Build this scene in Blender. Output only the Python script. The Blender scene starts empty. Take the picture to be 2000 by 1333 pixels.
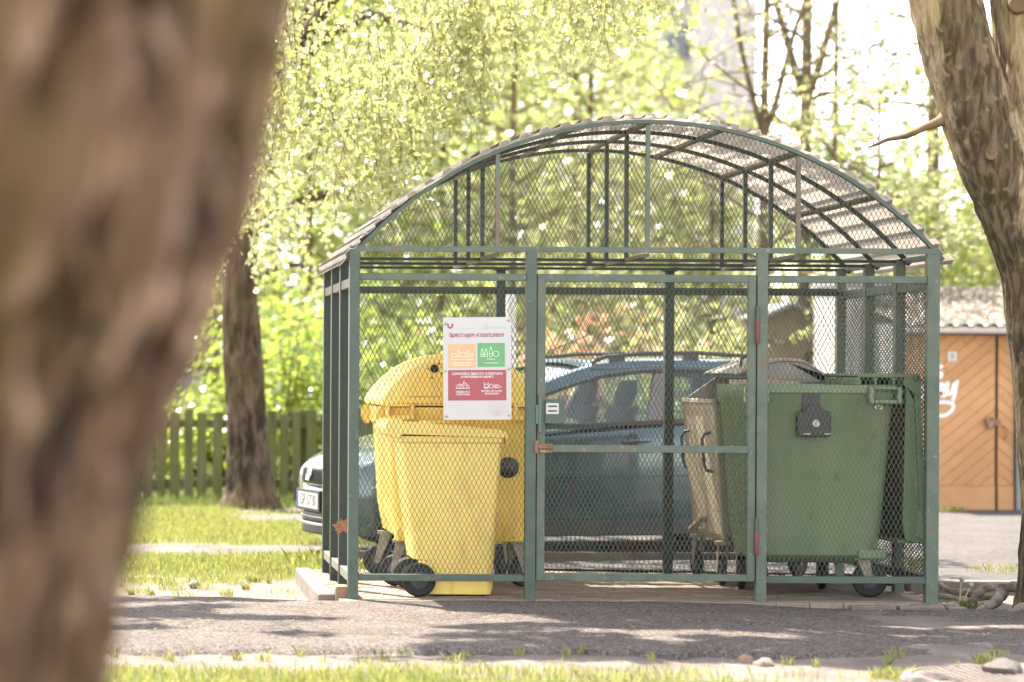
import bpy, bmesh, math, random
import numpy as np
from math import sin, cos, pi, radians, sqrt, atan2
from mathutils import Vector, Matrix, noise

SC = bpy.context.scene
COL = SC.collection
random.seed(7)
RNG = np.random.default_rng(7)

# ------------------------------------------------------------------ camera
CAM_H = 1.35
ROLL = 0.0055
cam_data = bpy.data.cameras.new('camera')
cam = bpy.data.objects.new('camera', cam_data)
COL.objects.link(cam)
cam.location = (0, 0, CAM_H)
cam.rotation_euler = (pi / 2, -ROLL, 0)
cam_data.sensor_width = 36
cam_data.lens = 85
cam_data.shift_x = 0.375
cam_data.shift_y = 0.0308
cam_data.clip_start = 0.05
cam_data.clip_end = 1000
cam_data.dof.use_dof = True
cam_data.dof.focus_distance = 14.55
cam_data.dof.aperture_fstop = 1.65
SC.camera = cam

# ------------------------------------------------------------------ light
SUN_EL, SUN_AZ = 65.0, -36.0          # azimuth: degrees to the right of straight ahead (+Y)
world = bpy.data.worlds.new('World')
SC.world = world
world.use_nodes = True
wn = world.node_tree.nodes
wl = world.node_tree.links
wn.clear()
w_out = wn.new('ShaderNodeOutputWorld')
w_bg = wn.new('ShaderNodeBackground')
w_sky = wn.new('ShaderNodeTexSky')
w_sky.sky_type = 'NISHITA'
w_sky.sun_disc = False
w_sky.sun_elevation = radians(SUN_EL)
w_sky.sun_rotation = radians(SUN_AZ)
w_sky.dust_density = 0.7
w_sky.air_density = 1.0
w_sky.ozone_density = 0.6
w_bg.inputs['Strength'].default_value = 0.15
w_hsv = wn.new('ShaderNodeHueSaturation')
w_hsv.inputs['Saturation'].default_value = 0.5
w_tint = wn.new('ShaderNodeMix')
w_tint.data_type = 'RGBA'
w_tint.blend_type = 'MULTIPLY'
w_tint.inputs[0].default_value = 1.0
w_tint.inputs[7].default_value = (1.08, 1.0, 0.93, 1)   # camera white balance set for shade
wl.new(w_sky.outputs[0], w_hsv.inputs['Color'])
wl.new(w_hsv.outputs[0], w_tint.inputs[6])
wl.new(w_tint.outputs[2], w_bg.inputs[0])
wl.new(w_bg.outputs[0], w_out.inputs[0])

sun_data = bpy.data.lights.new('sun', 'SUN')
sun_data.energy = 4.5
sun_data.angle = radians(0.53)
sun_data.color = (1.0, 0.93, 0.80)
sun = bpy.data.objects.new('sun', sun_data)
COL.objects.link(sun)
to_sun = Vector((cos(radians(SUN_EL)) * sin(radians(SUN_AZ)), cos(radians(SUN_EL)) * cos(radians(SUN_AZ)), sin(radians(SUN_EL))))
sun.rotation_euler = to_sun.to_track_quat('Z', 'Y').to_euler()
sun.location = (6, 30, 30)

SC.view_settings.view_transform = 'Standard'
SC.view_settings.look = 'None'
SC.view_settings.exposure = 2.43
SC.view_settings.gamma = 1.0
SC.view_settings.use_curve_mapping = False
SC.render.engine = 'CYCLES'
SC.cycles.max_bounces = 8
SC.cycles.diffuse_bounces = 4
SC.cycles.transmission_bounces = 6
SC.cycles.transparent_max_bounces = 8
SC.cycles.use_denoising = True
SC.cycles.sample_clamp_indirect = 8.0

# ------------------------------------------------------------------ helpers
F = 4722.2


def at(px, py, Z):
    """world point seen at pixel (px, py) of the 2000 px photograph, at depth Z"""
    dx, dy = px - 250, py - 728
    dx, dy = dx + ROLL * dy, dy - ROLL * dx
    return Vector((dx * Z / F, Z, CAM_H - dy * Z / F))


def onground(px, py, z=0.0):
    dx, dy = px - 250, py - 728
    dx, dy = dx + ROLL * dy, dy - ROLL * dx
    Z = F * (CAM_H - z) / dy
    return Vector((dx * Z / F, Z, z))


def tag(o, label=None, cat=None, group=None, kind=None):
    if label: o['label'] = label
    if cat: o['category'] = cat
    if group: o['group'] = group
    if kind: o['kind'] = kind
    return o


def empty(name, loc, rz=0.0):
    o = bpy.data.objects.new(name, None)
    COL.objects.link(o)
    o.location = loc
    o.rotation_euler = (0, 0, rz)
    o.empty_display_size = 0.2
    return o


def copy_tree(o, parent=None):
    c = o.copy()
    COL.objects.link(c)
    c.parent = parent
    for ch in list(o.children):
        copy_tree(ch, c)
    return c


class MB:
    def __init__(self):
        self.v = []
        self.f = []
        self.m = []

    def add(self, vs, fs, m=0):
        b = len(self.v)
        self.v.extend([tuple(p) for p in vs])
        self.f.extend([tuple(i + b for i in q) for q in fs])
        self.m.extend([m] * len(fs))
        return self

    def box(self, x0, x1, y0, y1, z0, z1, m=0):
        vs = [(x0, y0, z0), (x1, y0, z0), (x1, y1, z0), (x0, y1, z0), (x0, y0, z1), (x1, y0, z1), (x1, y1, z1), (x0, y1, z1)]
        return self.add(vs, [(0, 3, 2, 1), (4, 5, 6, 7), (0, 1, 5, 4), (1, 2, 6, 5), (2, 3, 7, 6), (3, 0, 4, 7)], m)

    def bar(self, p0, p1, w, h, up=(0, 0, 1), m=0):
        p0, p1 = Vector(p0), Vector(p1)
        d = (p1 - p0).normalized()
        u = Vector(up)
        s = d.cross(u)
        if s.length < 1e-5:
            s = d.cross(Vector((1, 0, 0)))
        s.normalize()
        u = s.cross(d).normalized()
        vs = []
        for p in (p0, p1):
            for a, b in ((-1, -1), (1, -1), (1, 1), (-1, 1)):
                vs.append(p + s * (a * w / 2) + u * (b * h / 2))
        return self.add(vs, [(3, 2, 1, 0), (4, 5, 6, 7), (0, 1, 5, 4), (1, 2, 6, 5), (2, 3, 7, 6), (3, 0, 4, 7)], m)

    def tube(self, pts, rad, n=8, cap=True, m=0):
        pts = [Vector(p) for p in pts]
        if not hasattr(rad, '__len__'):
            rad = [rad] * len(pts)
        b = len(self.v)
        prev = None
        for i, p in enumerate(pts):
            t = (pts[min(i + 1, len(pts) - 1)] - pts[max(i - 1, 0)])
            t = t.normalized() if t.length > 1e-9 else Vector((0, 0, 1))
            if prev is None:
                a = t.cross(Vector((0, 1, 0)))
                if a.length < 1e-3:
                    a = t.cross(Vector((1, 0, 0)))
            else:
                a = prev - t * prev.dot(t)
            a.normalize()
            prev = a
            c = t.cross(a)
            for k in range(n):
                an = 2 * pi * k / n
                self.v.append(tuple(p + (a * cos(an) + c * sin(an)) * rad[i]))
        fs = []
        for i in range(len(pts) - 1):
            for k in range(n):
                k2 = (k + 1) % n
                fs.append((b + i * n + k, b + i * n + k2, b + (i + 1) * n + k2, b + (i + 1) * n + k))
        if cap:
            fs.append(tuple(b + k for k in reversed(range(n))))
            e = b + (len(pts) - 1) * n
            fs.append(tuple(e + k for k in range(n)))
        self.f.extend(fs)
        self.m.extend([m] * len(fs))
        return self

    def lathe(self, c, axis, prof, n=24, m=0):
        """prof: list of (radius, along)"""
        c, ax = Vector(c), Vector(axis).normalized()
        a = ax.cross(Vector((0, 0, 1)))
        if a.length < 1e-3:
            a = Vector((1, 0, 0))
        a.normalize()
        d = ax.cross(a)
        b = len(self.v)
        for r, l in prof:
            for k in range(n):
                an = 2 * pi * k / n
                self.v.append(tuple(c + ax * l + (a * cos(an) + d * sin(an)) * r))
        fs = []
        for i in range(len(prof) - 1):
            for k in range(n):
                k2 = (k + 1) % n
                fs.append((b + i * n + k, b + i * n + k2, b + (i + 1) * n + k2, b + (i + 1) * n + k))
        fs.append(tuple(b + k for k in reversed(range(n))))
        e = b + (len(prof) - 1) * n
        fs.append(tuple(e + k for k in range(n)))
        self.f.extend(fs)
        self.m.extend([m] * len(fs))
        return self

    def loft(self, rings, cap0=True, cap1=True, m=0):
        b = len(self.v)
        n = len(rings[0])
        for r in rings:
            self.v.extend([tuple(p) for p in r])
        fs = []
        for i in range(len(rings) - 1):
            for k in range(n):
                k2 = (k + 1) % n
                fs.append((b + i * n + k, b + i * n + k2, b + (i + 1) * n + k2, b + (i + 1) * n + k))
        if cap0: fs.append(tuple(b + k for k in reversed(range(n))))
        if cap1: fs.append(tuple(b + (len(rings) - 1) * n + k for k in range(n)))
        self.f.extend(fs)
        self.m.extend([m] * len(fs))
        return self

    def prism_y(self, outline, y0, y1, m=0):
        """outline in (x,z), extruded along y"""
        n = len(outline)
        vs = [(x, y0, z) for x, z in outline] + [(x, y1, z) for x, z in outline]
        fs = [tuple(range(n)), tuple(reversed(range(n, 2 * n)))]
        for k in range(n):
            k2 = (k + 1) % n
            fs.append((k, n + k, n + k2, k2))
        return self.add(vs, fs, m)

    def prism_x(self, outline, x0, x1, m=0):
        n = len(outline)
        vs = [(x0, y, z) for y, z in outline] + [(x1, y, z) for y, z in outline]
        fs = [tuple(reversed(range(n))), tuple(range(n, 2 * n))]
        for k in range(n):
            k2 = (k + 1) % n
            fs.append((k, k2, n + k2, n + k))
        return self.add(vs, fs, m)

    def grid(self, P, m=0, closed=False):
        """P[i][j] points"""
        b = len(self.v)
        R, Cn = len(P), len(P[0])
        for row in P:
            self.v.extend([tuple(p) for p in row])
        fs = []
        for i in range(R - 1):
            for j in range(Cn - 1):
                fs.append((b + i * Cn + j, b + i * Cn + j + 1, b + (i + 1) * Cn + j + 1, b + (i + 1) * Cn + j))
        self.f.extend(fs)
        self.m.extend([m] * len(fs))
        return self

    def build(self, name, mat, parent=None, smooth=False, bevel=0.0, seg=2, subsurf=0, solid=0.0, angle=35):
        me = bpy.data.meshes.new(name)
        me.from_pydata(self.v, [], self.f)
        mats = mat if isinstance(mat, (list, tuple)) else [mat]
        for q in mats:
            me.materials.append(q)
        if len(mats) > 1:
            me.polygons.foreach_set('material_index', self.m)
        me.update()
        o = bpy.data.objects.new(name, me)
        COL.objects.link(o)
        if parent is not None:
            o.parent = parent
        if solid:
            md = o.modifiers.new('solid', 'SOLIDIFY')
            md.thickness = solid
            md.offset = 0
        if bevel:
            md = o.modifiers.new('bevel', 'BEVEL')
            md.width = bevel
            md.segments = seg
            md.limit_method = 'ANGLE'
            md.angle_limit = radians(40)
        if subsurf:
            md = o.modifiers.new('sub', 'SUBSURF')
            md.levels = subsurf
            md.render_levels = subsurf
        if smooth:
            if subsurf or angle >= 180:
                me.polygons.foreach_set('use_smooth', [True] * len(me.polygons))
            else:
                me.polygons.foreach_set('use_smooth', [True] * len(me.polygons))
                try:
                    me.set_sharp_from_angle(angle=radians(angle))
                except Exception:
                    pass
        return o


def fast_mesh(name, verts, nper, mat, parent=None, smooth=False):
    """verts: (N*nper,3) array, each nper verts one face"""
    verts = np.asarray(verts, dtype=np.float32).reshape(-1, 3)
    nf = len(verts) // nper
    me = bpy.data.meshes.new(name)
    me.vertices.add(len(verts))
    me.vertices.foreach_set('co', verts.ravel())
    me.loops.add(len(verts))
    me.loops.foreach_set('vertex_index', np.arange(len(verts), dtype=np.int32))
    me.polygons.add(nf)
    me.polygons.foreach_set('loop_start', np.arange(0, len(verts), nper, dtype=np.int32))
    me.polygons.foreach_set('loop_total', np.full(nf, nper, dtype=np.int32))
    for q in (mat if isinstance(mat, (list, tuple)) else [mat]):
        me.materials.append(q)
    me.update(calc_edges=True)
    if smooth:
        me.polygons.foreach_set('use_smooth', [True] * nf)
    o = bpy.data.objects.new(name, me)
    COL.objects.link(o)
    if parent is not None:
        o.parent = parent
    return o


def rrect(w, d, r, n=5, z=0.0, cx=0.0, cy=0.0):
    pts = []
    for sx, sy, a0 in ((1, 1, 0), (-1, 1, 90), (-1, -1, 180), (1, -1, 270)):
        for k in range(n + 1):
            a = radians(a0 + 90 * k / n)
            pts.append((cx + sx * (w / 2 - r) + r * cos(a), cy + sy * (d / 2 - r) + r * sin(a), z))
    return pts


# ------------------------------------------------------------------ materials
class NT:
    def __init__(self, name):
        self.m = bpy.data.materials.new(name)
        self.m.use_nodes = True
        self.t = self.m.node_tree
        self.n = self.t.nodes
        self.l = self.t.links
        self.n.clear()
        self.out = self.n.new('ShaderNodeOutputMaterial')

    def new(self, ty, **kw):
        nd = self.n.new(ty)
        for k, v in kw.items():
            if k in nd.inputs.keys():
                nd.inputs[k].default_value = v
            else:
                setattr(nd, k, v)
        return nd

    def link(self, a, b):
        self.l.new(a, b)

    def coord(self, scale=(1, 1, 1), obj=True):
        tc = self.new('ShaderNodeTexCoord')
        mp = self.new('ShaderNodeMapping')
        mp.inputs['Scale'].default_value = scale
        self.link(tc.outputs['Object'], mp.inputs['Vector'])
        return mp.outputs[0]

    def noise(self, vec, scale, detail=4, rough=0.6, dist=0.0):
        nd = self.new('ShaderNodeTexNoise')
        nd.inputs['Scale'].default_value = scale
        nd.inputs['Detail'].default_value = detail
        nd.inputs['Roughness'].default_value = rough
        nd.inputs['Distortion'].default_value = dist
        if vec is not None:
            self.link(vec, nd.inputs['Vector'])
        return nd.outputs['Fac']

    def ramp(self, fac, lo, hi, a=0.0, b=1.0):
        nd = self.new('ShaderNodeMapRange')
        nd.inputs['From Min'].default_value = lo
        nd.inputs['From Max'].default_value = hi
        nd.inputs['To Min'].default_value = a
        nd.inputs['To Max'].default_value = b
        nd.clamp = True
        self.link(fac, nd.inputs['Value'])
        return nd.outputs[0]

    def mix(self, fac, a, b):
        nd = self.new('ShaderNodeMix')
        nd.data_type = 'RGBA'
        if hasattr(fac, 'is_linked'):
            self.link(fac, nd.inputs[0])
        else:
            nd.inputs[0].default_value = fac
        for s, q in ((6, a), (7, b)):
            if hasattr(q, 'is_linked'):
                self.link(q, nd.inputs[s])
            else:
                nd.inputs[s].default_value = (*q, 1) if len(q) == 3 else q
        return nd.outputs[2]

    def mul(self, a, b):
        nd = self.new('ShaderNodeMath', operation='MULTIPLY')
        for s, q in ((0, a), (1, b)):
            if hasattr(q, 'is_linked'):
                self.link(q, nd.inputs[s])
            else:
                nd.inputs[s].default_value = q
        return nd.outputs[0]

    def bsdf(self, col, rough=0.6, metal=0.0, bump=None, bstr=0.2, bdist=0.01, coat=0.0, spec=0.5):
        b = self.new('ShaderNodeBsdfPrincipled')
        for key, val in (('Base Color', col), ('Roughness', rough), ('Metallic', metal), ('Coat Weight', coat), ('Specular IOR Level', spec)):
            if hasattr(val, 'is_linked'):
                self.link(val, b.inputs[key])
            elif key == 'Base Color':
                b.inputs[key].default_value = (*val, 1)
            else:
                b.inputs[key].default_value = val
        if bump is not None:
            bp = self.new('ShaderNodeBump')
            bp.inputs['Strength'].default_value = bstr
            bp.inputs['Distance'].default_value = bdist
            self.link(bump, bp.inputs['Height'])
            self.link(bp.outputs[0], b.inputs['Normal'])
        self.link(b.outputs[0], self.out.inputs['Surface'])
        return b


def vary(c, k):
    return tuple(max(0.0, x * k) for x in c)


def plain(name, col, rough=0.6, metal=0.0, var=0.25, scale=6.0, bump=0.0, bscale=60.0, dirt=None, dirt_lo=0.55, dirt_hi=0.75, dirt_scale=4.0, stretch=(1, 1, 1), coat=0.0, spec=0.5, dirt2=None):
    N = NT(name)
    co = N.coord(stretch)
    f = N.noise(co, scale, 5, 0.65)
    c = N.mix(N.ramp(f, 0.3, 0.7), vary(col, 1 - var), vary(col, 1 + var))
    if dirt is not None:
        d = N.noise(co, dirt_scale, 6, 0.7)
        c = N.mix(N.ramp(d, dirt_lo, dirt_hi), c, dirt)
    if dirt2 is not None:
        d = N.noise(co, dirt_scale * 3.7, 4, 0.7)
        c = N.mix(N.ramp(d, 0.62, 0.7), c, dirt2)
    bp = N.noise(co, bscale, 4, 0.7) if bump else None
    N.bsdf(c, rough, metal, bp, bump, 0.01, coat, spec)
    return N.m


M = {}
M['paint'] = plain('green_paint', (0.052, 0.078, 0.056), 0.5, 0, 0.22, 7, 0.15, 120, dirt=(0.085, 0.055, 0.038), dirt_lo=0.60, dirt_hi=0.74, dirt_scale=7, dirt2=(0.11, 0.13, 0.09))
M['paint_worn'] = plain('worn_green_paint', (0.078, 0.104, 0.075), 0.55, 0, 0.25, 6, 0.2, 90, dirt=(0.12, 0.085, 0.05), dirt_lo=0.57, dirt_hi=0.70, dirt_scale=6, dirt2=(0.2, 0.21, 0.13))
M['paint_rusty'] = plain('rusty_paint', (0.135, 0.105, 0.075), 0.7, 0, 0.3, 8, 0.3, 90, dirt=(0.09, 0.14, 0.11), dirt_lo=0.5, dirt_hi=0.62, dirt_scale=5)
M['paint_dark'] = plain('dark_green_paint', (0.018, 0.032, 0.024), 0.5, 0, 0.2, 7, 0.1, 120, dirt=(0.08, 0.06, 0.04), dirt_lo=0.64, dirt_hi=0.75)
M['mesh'] = plain('mesh_paint', (0.055, 0.075, 0.055), 0.6, 0, 0.3, 5, dirt=(0.075, 0.042, 0.028), dirt_lo=0.5, dirt_hi=0.62, dirt_scale=5)
M['rust'] = plain('rust', (0.22, 0.12, 0.07), 0.8, 0.2, 0.4, 30, 0.4, 150, dirt=(0.42, 0.33, 0.24), dirt_lo=0.5, dirt_hi=0.65, dirt_scale=22)
M['hinge_red'] = plain('red_hinge_paint', (0.14, 0.034, 0.03), 0.55, 0, 0.2, 20)
M['steel'] = plain('dull_steel', (0.4, 0.38, 0.34), 0.45, 0.7, 0.25, 25, dirt=(0.2, 0.15, 0.1))
M['caster_steel'] = plain('dirty_zinc', (0.3, 0.26, 0.19), 0.6, 0.4, 0.3, 20, 0.1, 80, dirt=(0.12, 0.09, 0.06))
M['tyre'] = plain('black_rubber', (0.014, 0.014, 0.015), 0.75, 0, 0.3, 20, 0.15, 200, dirt=(0.06, 0.055, 0.05), dirt_lo=0.55, dirt_hi=0.8, dirt_scale=9)
M['hub'] = plain('grey_hub', (0.05, 0.05, 0.055), 0.55, 0, 0.2, 10)
M['black'] = plain('black_plastic', (0.012, 0.012, 0.012), 0.35, 0, 0.2, 10)
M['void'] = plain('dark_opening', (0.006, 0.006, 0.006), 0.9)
M['yellow'] = plain('yellow_plastic', (0.90, 0.66, 0.175), 0.42, 0, 0.07, 3, 0.05, 140, dirt=(0.58, 0.38, 0.10), dirt_lo=0.52, dirt_hi=0.75, dirt_scale=3, stretch=(1.5, 1.5, 0.5))
M['yellow_lid'] = plain('faded_yellow_plastic', (0.90, 0.67, 0.17), 0.45, 0, 0.06, 3, 0.05, 140)
M['yellow_big'] = plain('deep_yellow_plastic', (0.88, 0.60, 0.11), 0.45, 0, 0.08, 3, 0.05, 140, dirt=(0.52, 0.33, 0.08), dirt_lo=0.5, dirt_hi=0.72, dirt_scale=3, stretch=(1.5, 1.5, 0.4))
M['green'] = plain('green_plastic', (0.15, 0.21, 0.108), 0.30, 0, 0.12, 3, 0.06, 120, dirt=(0.2, 0.22, 0.13), dirt_lo=0.5, dirt_hi=0.72, dirt_scale=3.5, dirt2=(0.11, 0.13, 0.07), stretch=(1.5, 1.5, 0.5))
M['green_lid'] = plain('green_lid_plastic', (0.10, 0.155, 0.07), 0.45, 0, 0.12, 4, 0.05, 120, dirt=(0.3, 0.32, 0.17), dirt_lo=0.6, dirt_hi=0.75, dirt_scale=6)
M['zinc'] = plain('weathered_zinc', (0.38, 0.31, 0.21), 0.6, 0.25, 0.2, 5, 0.15, 60, dirt=(0.2, 0.14, 0.08), dirt_lo=0.55, dirt_hi=0.75, dirt_scale=5, stretch=(2, 2, 0.5), dirt2=(0.45, 0.3, 0.25))
M['zinc_green'] = plain('green_tinged_zinc', (0.2, 0.22, 0.12), 0.5, 0.3, 0.2, 5, 0.1, 60, dirt=(0.26, 0.22, 0.14), dirt_lo=0.5, dirt_hi=0.75, dirt_scale=4, stretch=(2, 2, 0.5))
M['zinc_lid'] = plain('grey_lid_metal', (0.34, 0.30, 0.26), 0.65, 0.2, 0.2, 6, 0.1, 80, dirt=(0.2, 0.17, 0.14))
M['white_board'] = plain('white_board', (0.43, 0.42, 0.41), 0.35, 0, 0.02, 3)
M['crimson'] = plain('crimson_print', (0.27, 0.025, 0.055), 0.5, 0, 0.05)
M['red_print'] = plain('faded_red_print', (0.29, 0.055, 0.065), 0.4, 0, 0.06, 8)
M['orange_print'] = plain('faded_orange_print', (0.52, 0.32, 0.17), 0.4, 0, 0.05, 8)
M['green_print'] = plain('green_print', (0.10, 0.28, 0.115), 0.4, 0, 0.08, 8)
M['white_print'] = plain('white_print', (0.62, 0.61, 0.6), 0.5, 0, 0.02)
M['pale_green_print'] = plain('pale_green_print', (0.55, 0.76, 0.5), 0.5, 0, 0.02)
M['pale_orange_print'] = plain('pale_orange_print', (0.86, 0.66, 0.45), 0.5, 0, 0.02)
M['grey_print'] = plain('grey_print', (0.5, 0.47, 0.47), 0.5, 0, 0.02)
M['pale_red_line'] = plain('pale_red_line', (0.62, 0.35, 0.38), 0.5, 0, 0.02)
M['olive_print'] = plain('olive_print', (0.38, 0.45, 0.25), 0.5, 0, 0.02)
M['car'] = plain('teal_car_paint', (0.048, 0.094, 0.112), 0.2, 0.4, 0.05, 2, coat=1.0)
M['car_trim'] = plain('grey_car_trim', (0.045, 0.042, 0.042), 0.55, 0, 0.1, 8)
M['car_pillar'] = plain('grey_pillar', (0.2, 0.175, 0.18), 0.5, 0, 0.1, 8)
M['chrome'] = plain('chrome', (0.7, 0.7, 0.7), 0.15, 1.0, 0.03)
M['alloy'] = plain('alloy', (0.45, 0.45, 0.46), 0.3, 0.9, 0.05)
M['plate'] = plain('plate_white', (0.5, 0.49, 0.45), 0.4, 0, 0.02)
M['plate_blue'] = plain('plate_blue', (0.02, 0.06, 0.3), 0.4, 0, 0.02)
M['ink'] = plain('black_ink', (0.012, 0.012, 0.012), 0.5)
M['seat'] = plain('seat_fabric', (0.09, 0.085, 0.08), 0.9, 0, 0.2, 30)
M['seat_dark'] = plain('dark_cabin_plastic', (0.02, 0.02, 0.02), 0.7, 0, 0.2, 30)
M['lens'] = plain('headlight_lens', (0.55, 0.58, 0.5), 0.1, 0.2, 0.05, coat=1.0)
M['fence'] = plain('mossy_wood', (0.095, 0.098, 0.026), 0.85, 0, 0.35, 4, 0.3, 60, dirt=(0.13, 0.105, 0.065), dirt_lo=0.5, dirt_hi=0.7, dirt_scale=3, stretch=(3, 3, 0.5))
M['kerb'] = plain('kerb_stone', (0.16, 0.128, 0.102), 0.9, 0, 0.3, 8, 0.5, 70, dirt=(0.09, 0.07, 0.052))
M['brickblock'] = plain('brick_lump', (0.25, 0.15, 0.10), 0.95, 0, 0.3, 14, 0.6, 60)
M['stone'] = plain('pebble_stone', (0.14, 0.125, 0.11), 0.9, 0, 0.35, 9, 0.3, 60)
M['root'] = plain('weathered_root', (0.23, 0.185, 0.15), 0.95, 0, 0.5, 14, 1.0, 50, dirt=(0.08, 0.06, 0.045), dirt_lo=0.5, dirt_hi=0.65, dirt_scale=16)
M['iron'] = plain('cast_iron', (0.17, 0.135, 0.12), 0.75, 0.2, 0.25, 12, 0.3, 90, dirt=(0.24, 0.2, 0.175))
M['orange_wood'] = None
M['gutter'] = plain('white_gutter', (0.62, 0.58, 0.52), 0.5, 0, 0.08, 4, dirt=(0.4, 0.33, 0.26))
M['wallgrey'] = plain('grey_door_paint', (0.22, 0.22, 0.21), 0.8, 0, 0.15, 3, 0.1, 30)
M['wallwhite'] = plain('white_render', (0.48, 0.46, 0.43), 0.9, 0, 0.08, 2, 0.1, 30)
M['wallbeige'] = plain('beige_render', (0.26, 0.19, 0.11), 0.9, 0, 0.18, 2, 0.2, 30, dirt=(0.3, 0.24, 0.13), dirt_lo=0.5, dirt_hi=0.7, dirt_scale=1.5)
M['wallpink'] = plain('pink_render', (0.42, 0.22, 0.16), 0.9, 0, 0.1, 1, 0.1, 30)
M['wallpale'] = plain('pale_block_wall', (0.44, 0.41, 0.40), 0.9, 0, 0.05, 0.5)
M['windowdark'] = plain('dark_window', (0.10, 0.11, 0.13), 0.2, 0, 0.2, 2)
M['bluegrey'] = plain('blue_grey_wall', (0.30, 0.30, 0.34), 0.9, 0, 0.1, 1)
M['graffiti'] = plain('white_spray', (0.78, 0.76, 0.72), 0.7, 0, 0.05)
M['deadleaf'] = plain('dead_leaf', (0.26, 0.12, 0.06), 0.8, 0, 0.3, 40)
M['stem'] = plain('flower_stem', (0.45, 0.4, 0.2), 0.8)
M['seedhead'] = plain('seedhead', (0.36, 0.34, 0.29), 0.9)


def leaf_mat(name, ca, cb, trans=0.5, tboost=1.6, gloss=0.06):
    N = NT(name)
    g = N.new('ShaderNodeNewGeometry')
    c = N.mix(g.outputs['Random Per Island'], ca, cb)
    d = N.new('ShaderNodeBsdfDiffuse')
    t = N.new('ShaderNodeBsdfTranslucent')
    gl = N.new('ShaderNodeBsdfGlossy')
    gl.inputs['Roughness'].default_value = 0.35
    gl.inputs['Color'].default_value = (1, 1, 1, 1)
    N.link(c, d.inputs['Color'])
    tc = N.mix(g.outputs['Random Per Island'], tuple(min(0.9, x * tboost) for x in ca), tuple(min(0.9, x * tboost) for x in cb))
    N.link(tc, t.inputs['Color'])
    m1 = N.new('ShaderNodeMixShader')
    m1.inputs[0].default_value = trans
    N.link(d.outputs[0], m1.inputs[1])
    N.link(t.outputs[0], m1.inputs[2])
    m2 = N.new('ShaderNodeMixShader')
    m2.inputs[0].default_value = gloss
    N.link(m1.outputs[0], m2.inputs[1])
    N.link(gl.outputs[0], m2.inputs[2])
    N.link(m2.outputs[0], N.out.inputs['Surface'])
    return N.m


M['leaf_birch'] = leaf_mat('birch_leaf', (0.215, 0.235, 0.065), (0.38, 0.37, 0.155), 0.55, 1.6, 0.12)
M['leaf_fresh'] = leaf_mat('fresh_leaf', (0.14, 0.2, 0.022), (0.265, 0.3, 0.055), 0.55, 1.7, 0.07)
M['leaf_maple'] = leaf_mat('maple_leaf', (0.225, 0.245, 0.075), (0.355, 0.35, 0.16), 0.55, 1.6, 0.07)
M['leaf_dark'] = leaf_mat('deep_leaf', (0.13, 0.18, 0.045), (0.23, 0.28, 0.085), 0.5, 1.7, 0.05)
M['leaf_red'] = leaf_mat('copper_leaf', (0.46, 0.20, 0.12), (0.48, 0.32, 0.17), 0.5, 1.6, 0.06)
M['catkin'] = leaf_mat('catkin', (0.38, 0.22, 0.10), (0.42, 0.3, 0.14), 0.3, 1.2, 0.02)
M['grass'] = leaf_mat('grass_blade', (0.12, 0.16, 0.025), (0.3, 0.27, 0.085), 0.5, 1.6, 0.05)
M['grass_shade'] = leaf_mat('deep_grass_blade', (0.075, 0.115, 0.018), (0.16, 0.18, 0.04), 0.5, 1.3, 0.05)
M['petal'] = leaf_mat('fallen_petals', (0.42, 0.37, 0.31), (0.28, 0.22, 0.15), 0.2, 1.0, 0.02)
M['litter'] = leaf_mat('leaf_litter', (0.34, 0.27, 0.10), (0.2, 0.13, 0.07), 0.2, 1.0, 0.02)


def bark_mat(name, light, dark, scale, stretch, bump=0.8, bdist=0.02, attr=False, moss=(0.05, 0.042, 0.022), lichen=False, rot=(0, 0, 0), lo=0.36, hi=0.64):
    N = NT(name)
    co = N.coord(stretch)
    if any(rot): co.node.inputs['Rotation'].default_value = rot
    f = N.noise(co, scale, 4, 0.5, 0.6)
    f2 = N.noise(co, scale * 4, 5, 0.7)
    c = N.mix(N.ramp(f, lo, hi), dark, light)
    c = N.mix(N.ramp(f2, 0.35, 0.7, 0, 0.5), c, dark)
    big = N.noise(N.coord(), 1.7, 3, 0.5)
    c = N.mix(N.ramp(big, 0.4, 0.65, 0, 0.45), c, vary((light[0], light[1] * 1.02, light[2] * 0.7), 0.9))
    if attr:
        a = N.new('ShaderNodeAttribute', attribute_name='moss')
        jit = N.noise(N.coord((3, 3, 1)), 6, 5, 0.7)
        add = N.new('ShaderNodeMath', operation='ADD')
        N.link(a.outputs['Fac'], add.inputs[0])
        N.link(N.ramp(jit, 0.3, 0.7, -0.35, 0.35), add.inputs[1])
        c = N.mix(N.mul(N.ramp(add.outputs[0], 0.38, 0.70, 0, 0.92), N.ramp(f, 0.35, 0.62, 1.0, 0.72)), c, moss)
    if lichen:
        vo = N.new('ShaderNodeTexVoronoi')
        vo.inputs['Scale'].default_value = 19
        wob = N.new('ShaderNodeMix')
        wob.data_type = 'RGBA'
        wob.inputs[0].default_value = 0.035
        nt = N.new('ShaderNodeTexNoise')
        nt.inputs['Scale'].default_value = 45
        cc_ = N.coord()
        N.link(cc_, nt.inputs['Vector'])
        N.link(cc_, wob.inputs[6])
        N.link(nt.outputs['Color'], wob.inputs[7])
        N.link(wob.outputs[2], vo.inputs['Vector'])
        cut = N.new('ShaderNodeSeparateColor')
        N.link(vo.outputs['Color'], cut.inputs[0])
        small = N.ramp(vo.outputs['Distance'], 0.12, 0.42, 1, 0)
        sel = N.ramp(cut.outputs[0], 0.83, 0.86, 0, 1)
        c = N.mix(N.mul(N.mul(small, sel), 0.45), c, (0.30, 0.25, 0.115))
    N.bsdf(c, 0.9, 0, f, bump, bdist, 0, 0.2)
    return N.m


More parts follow.
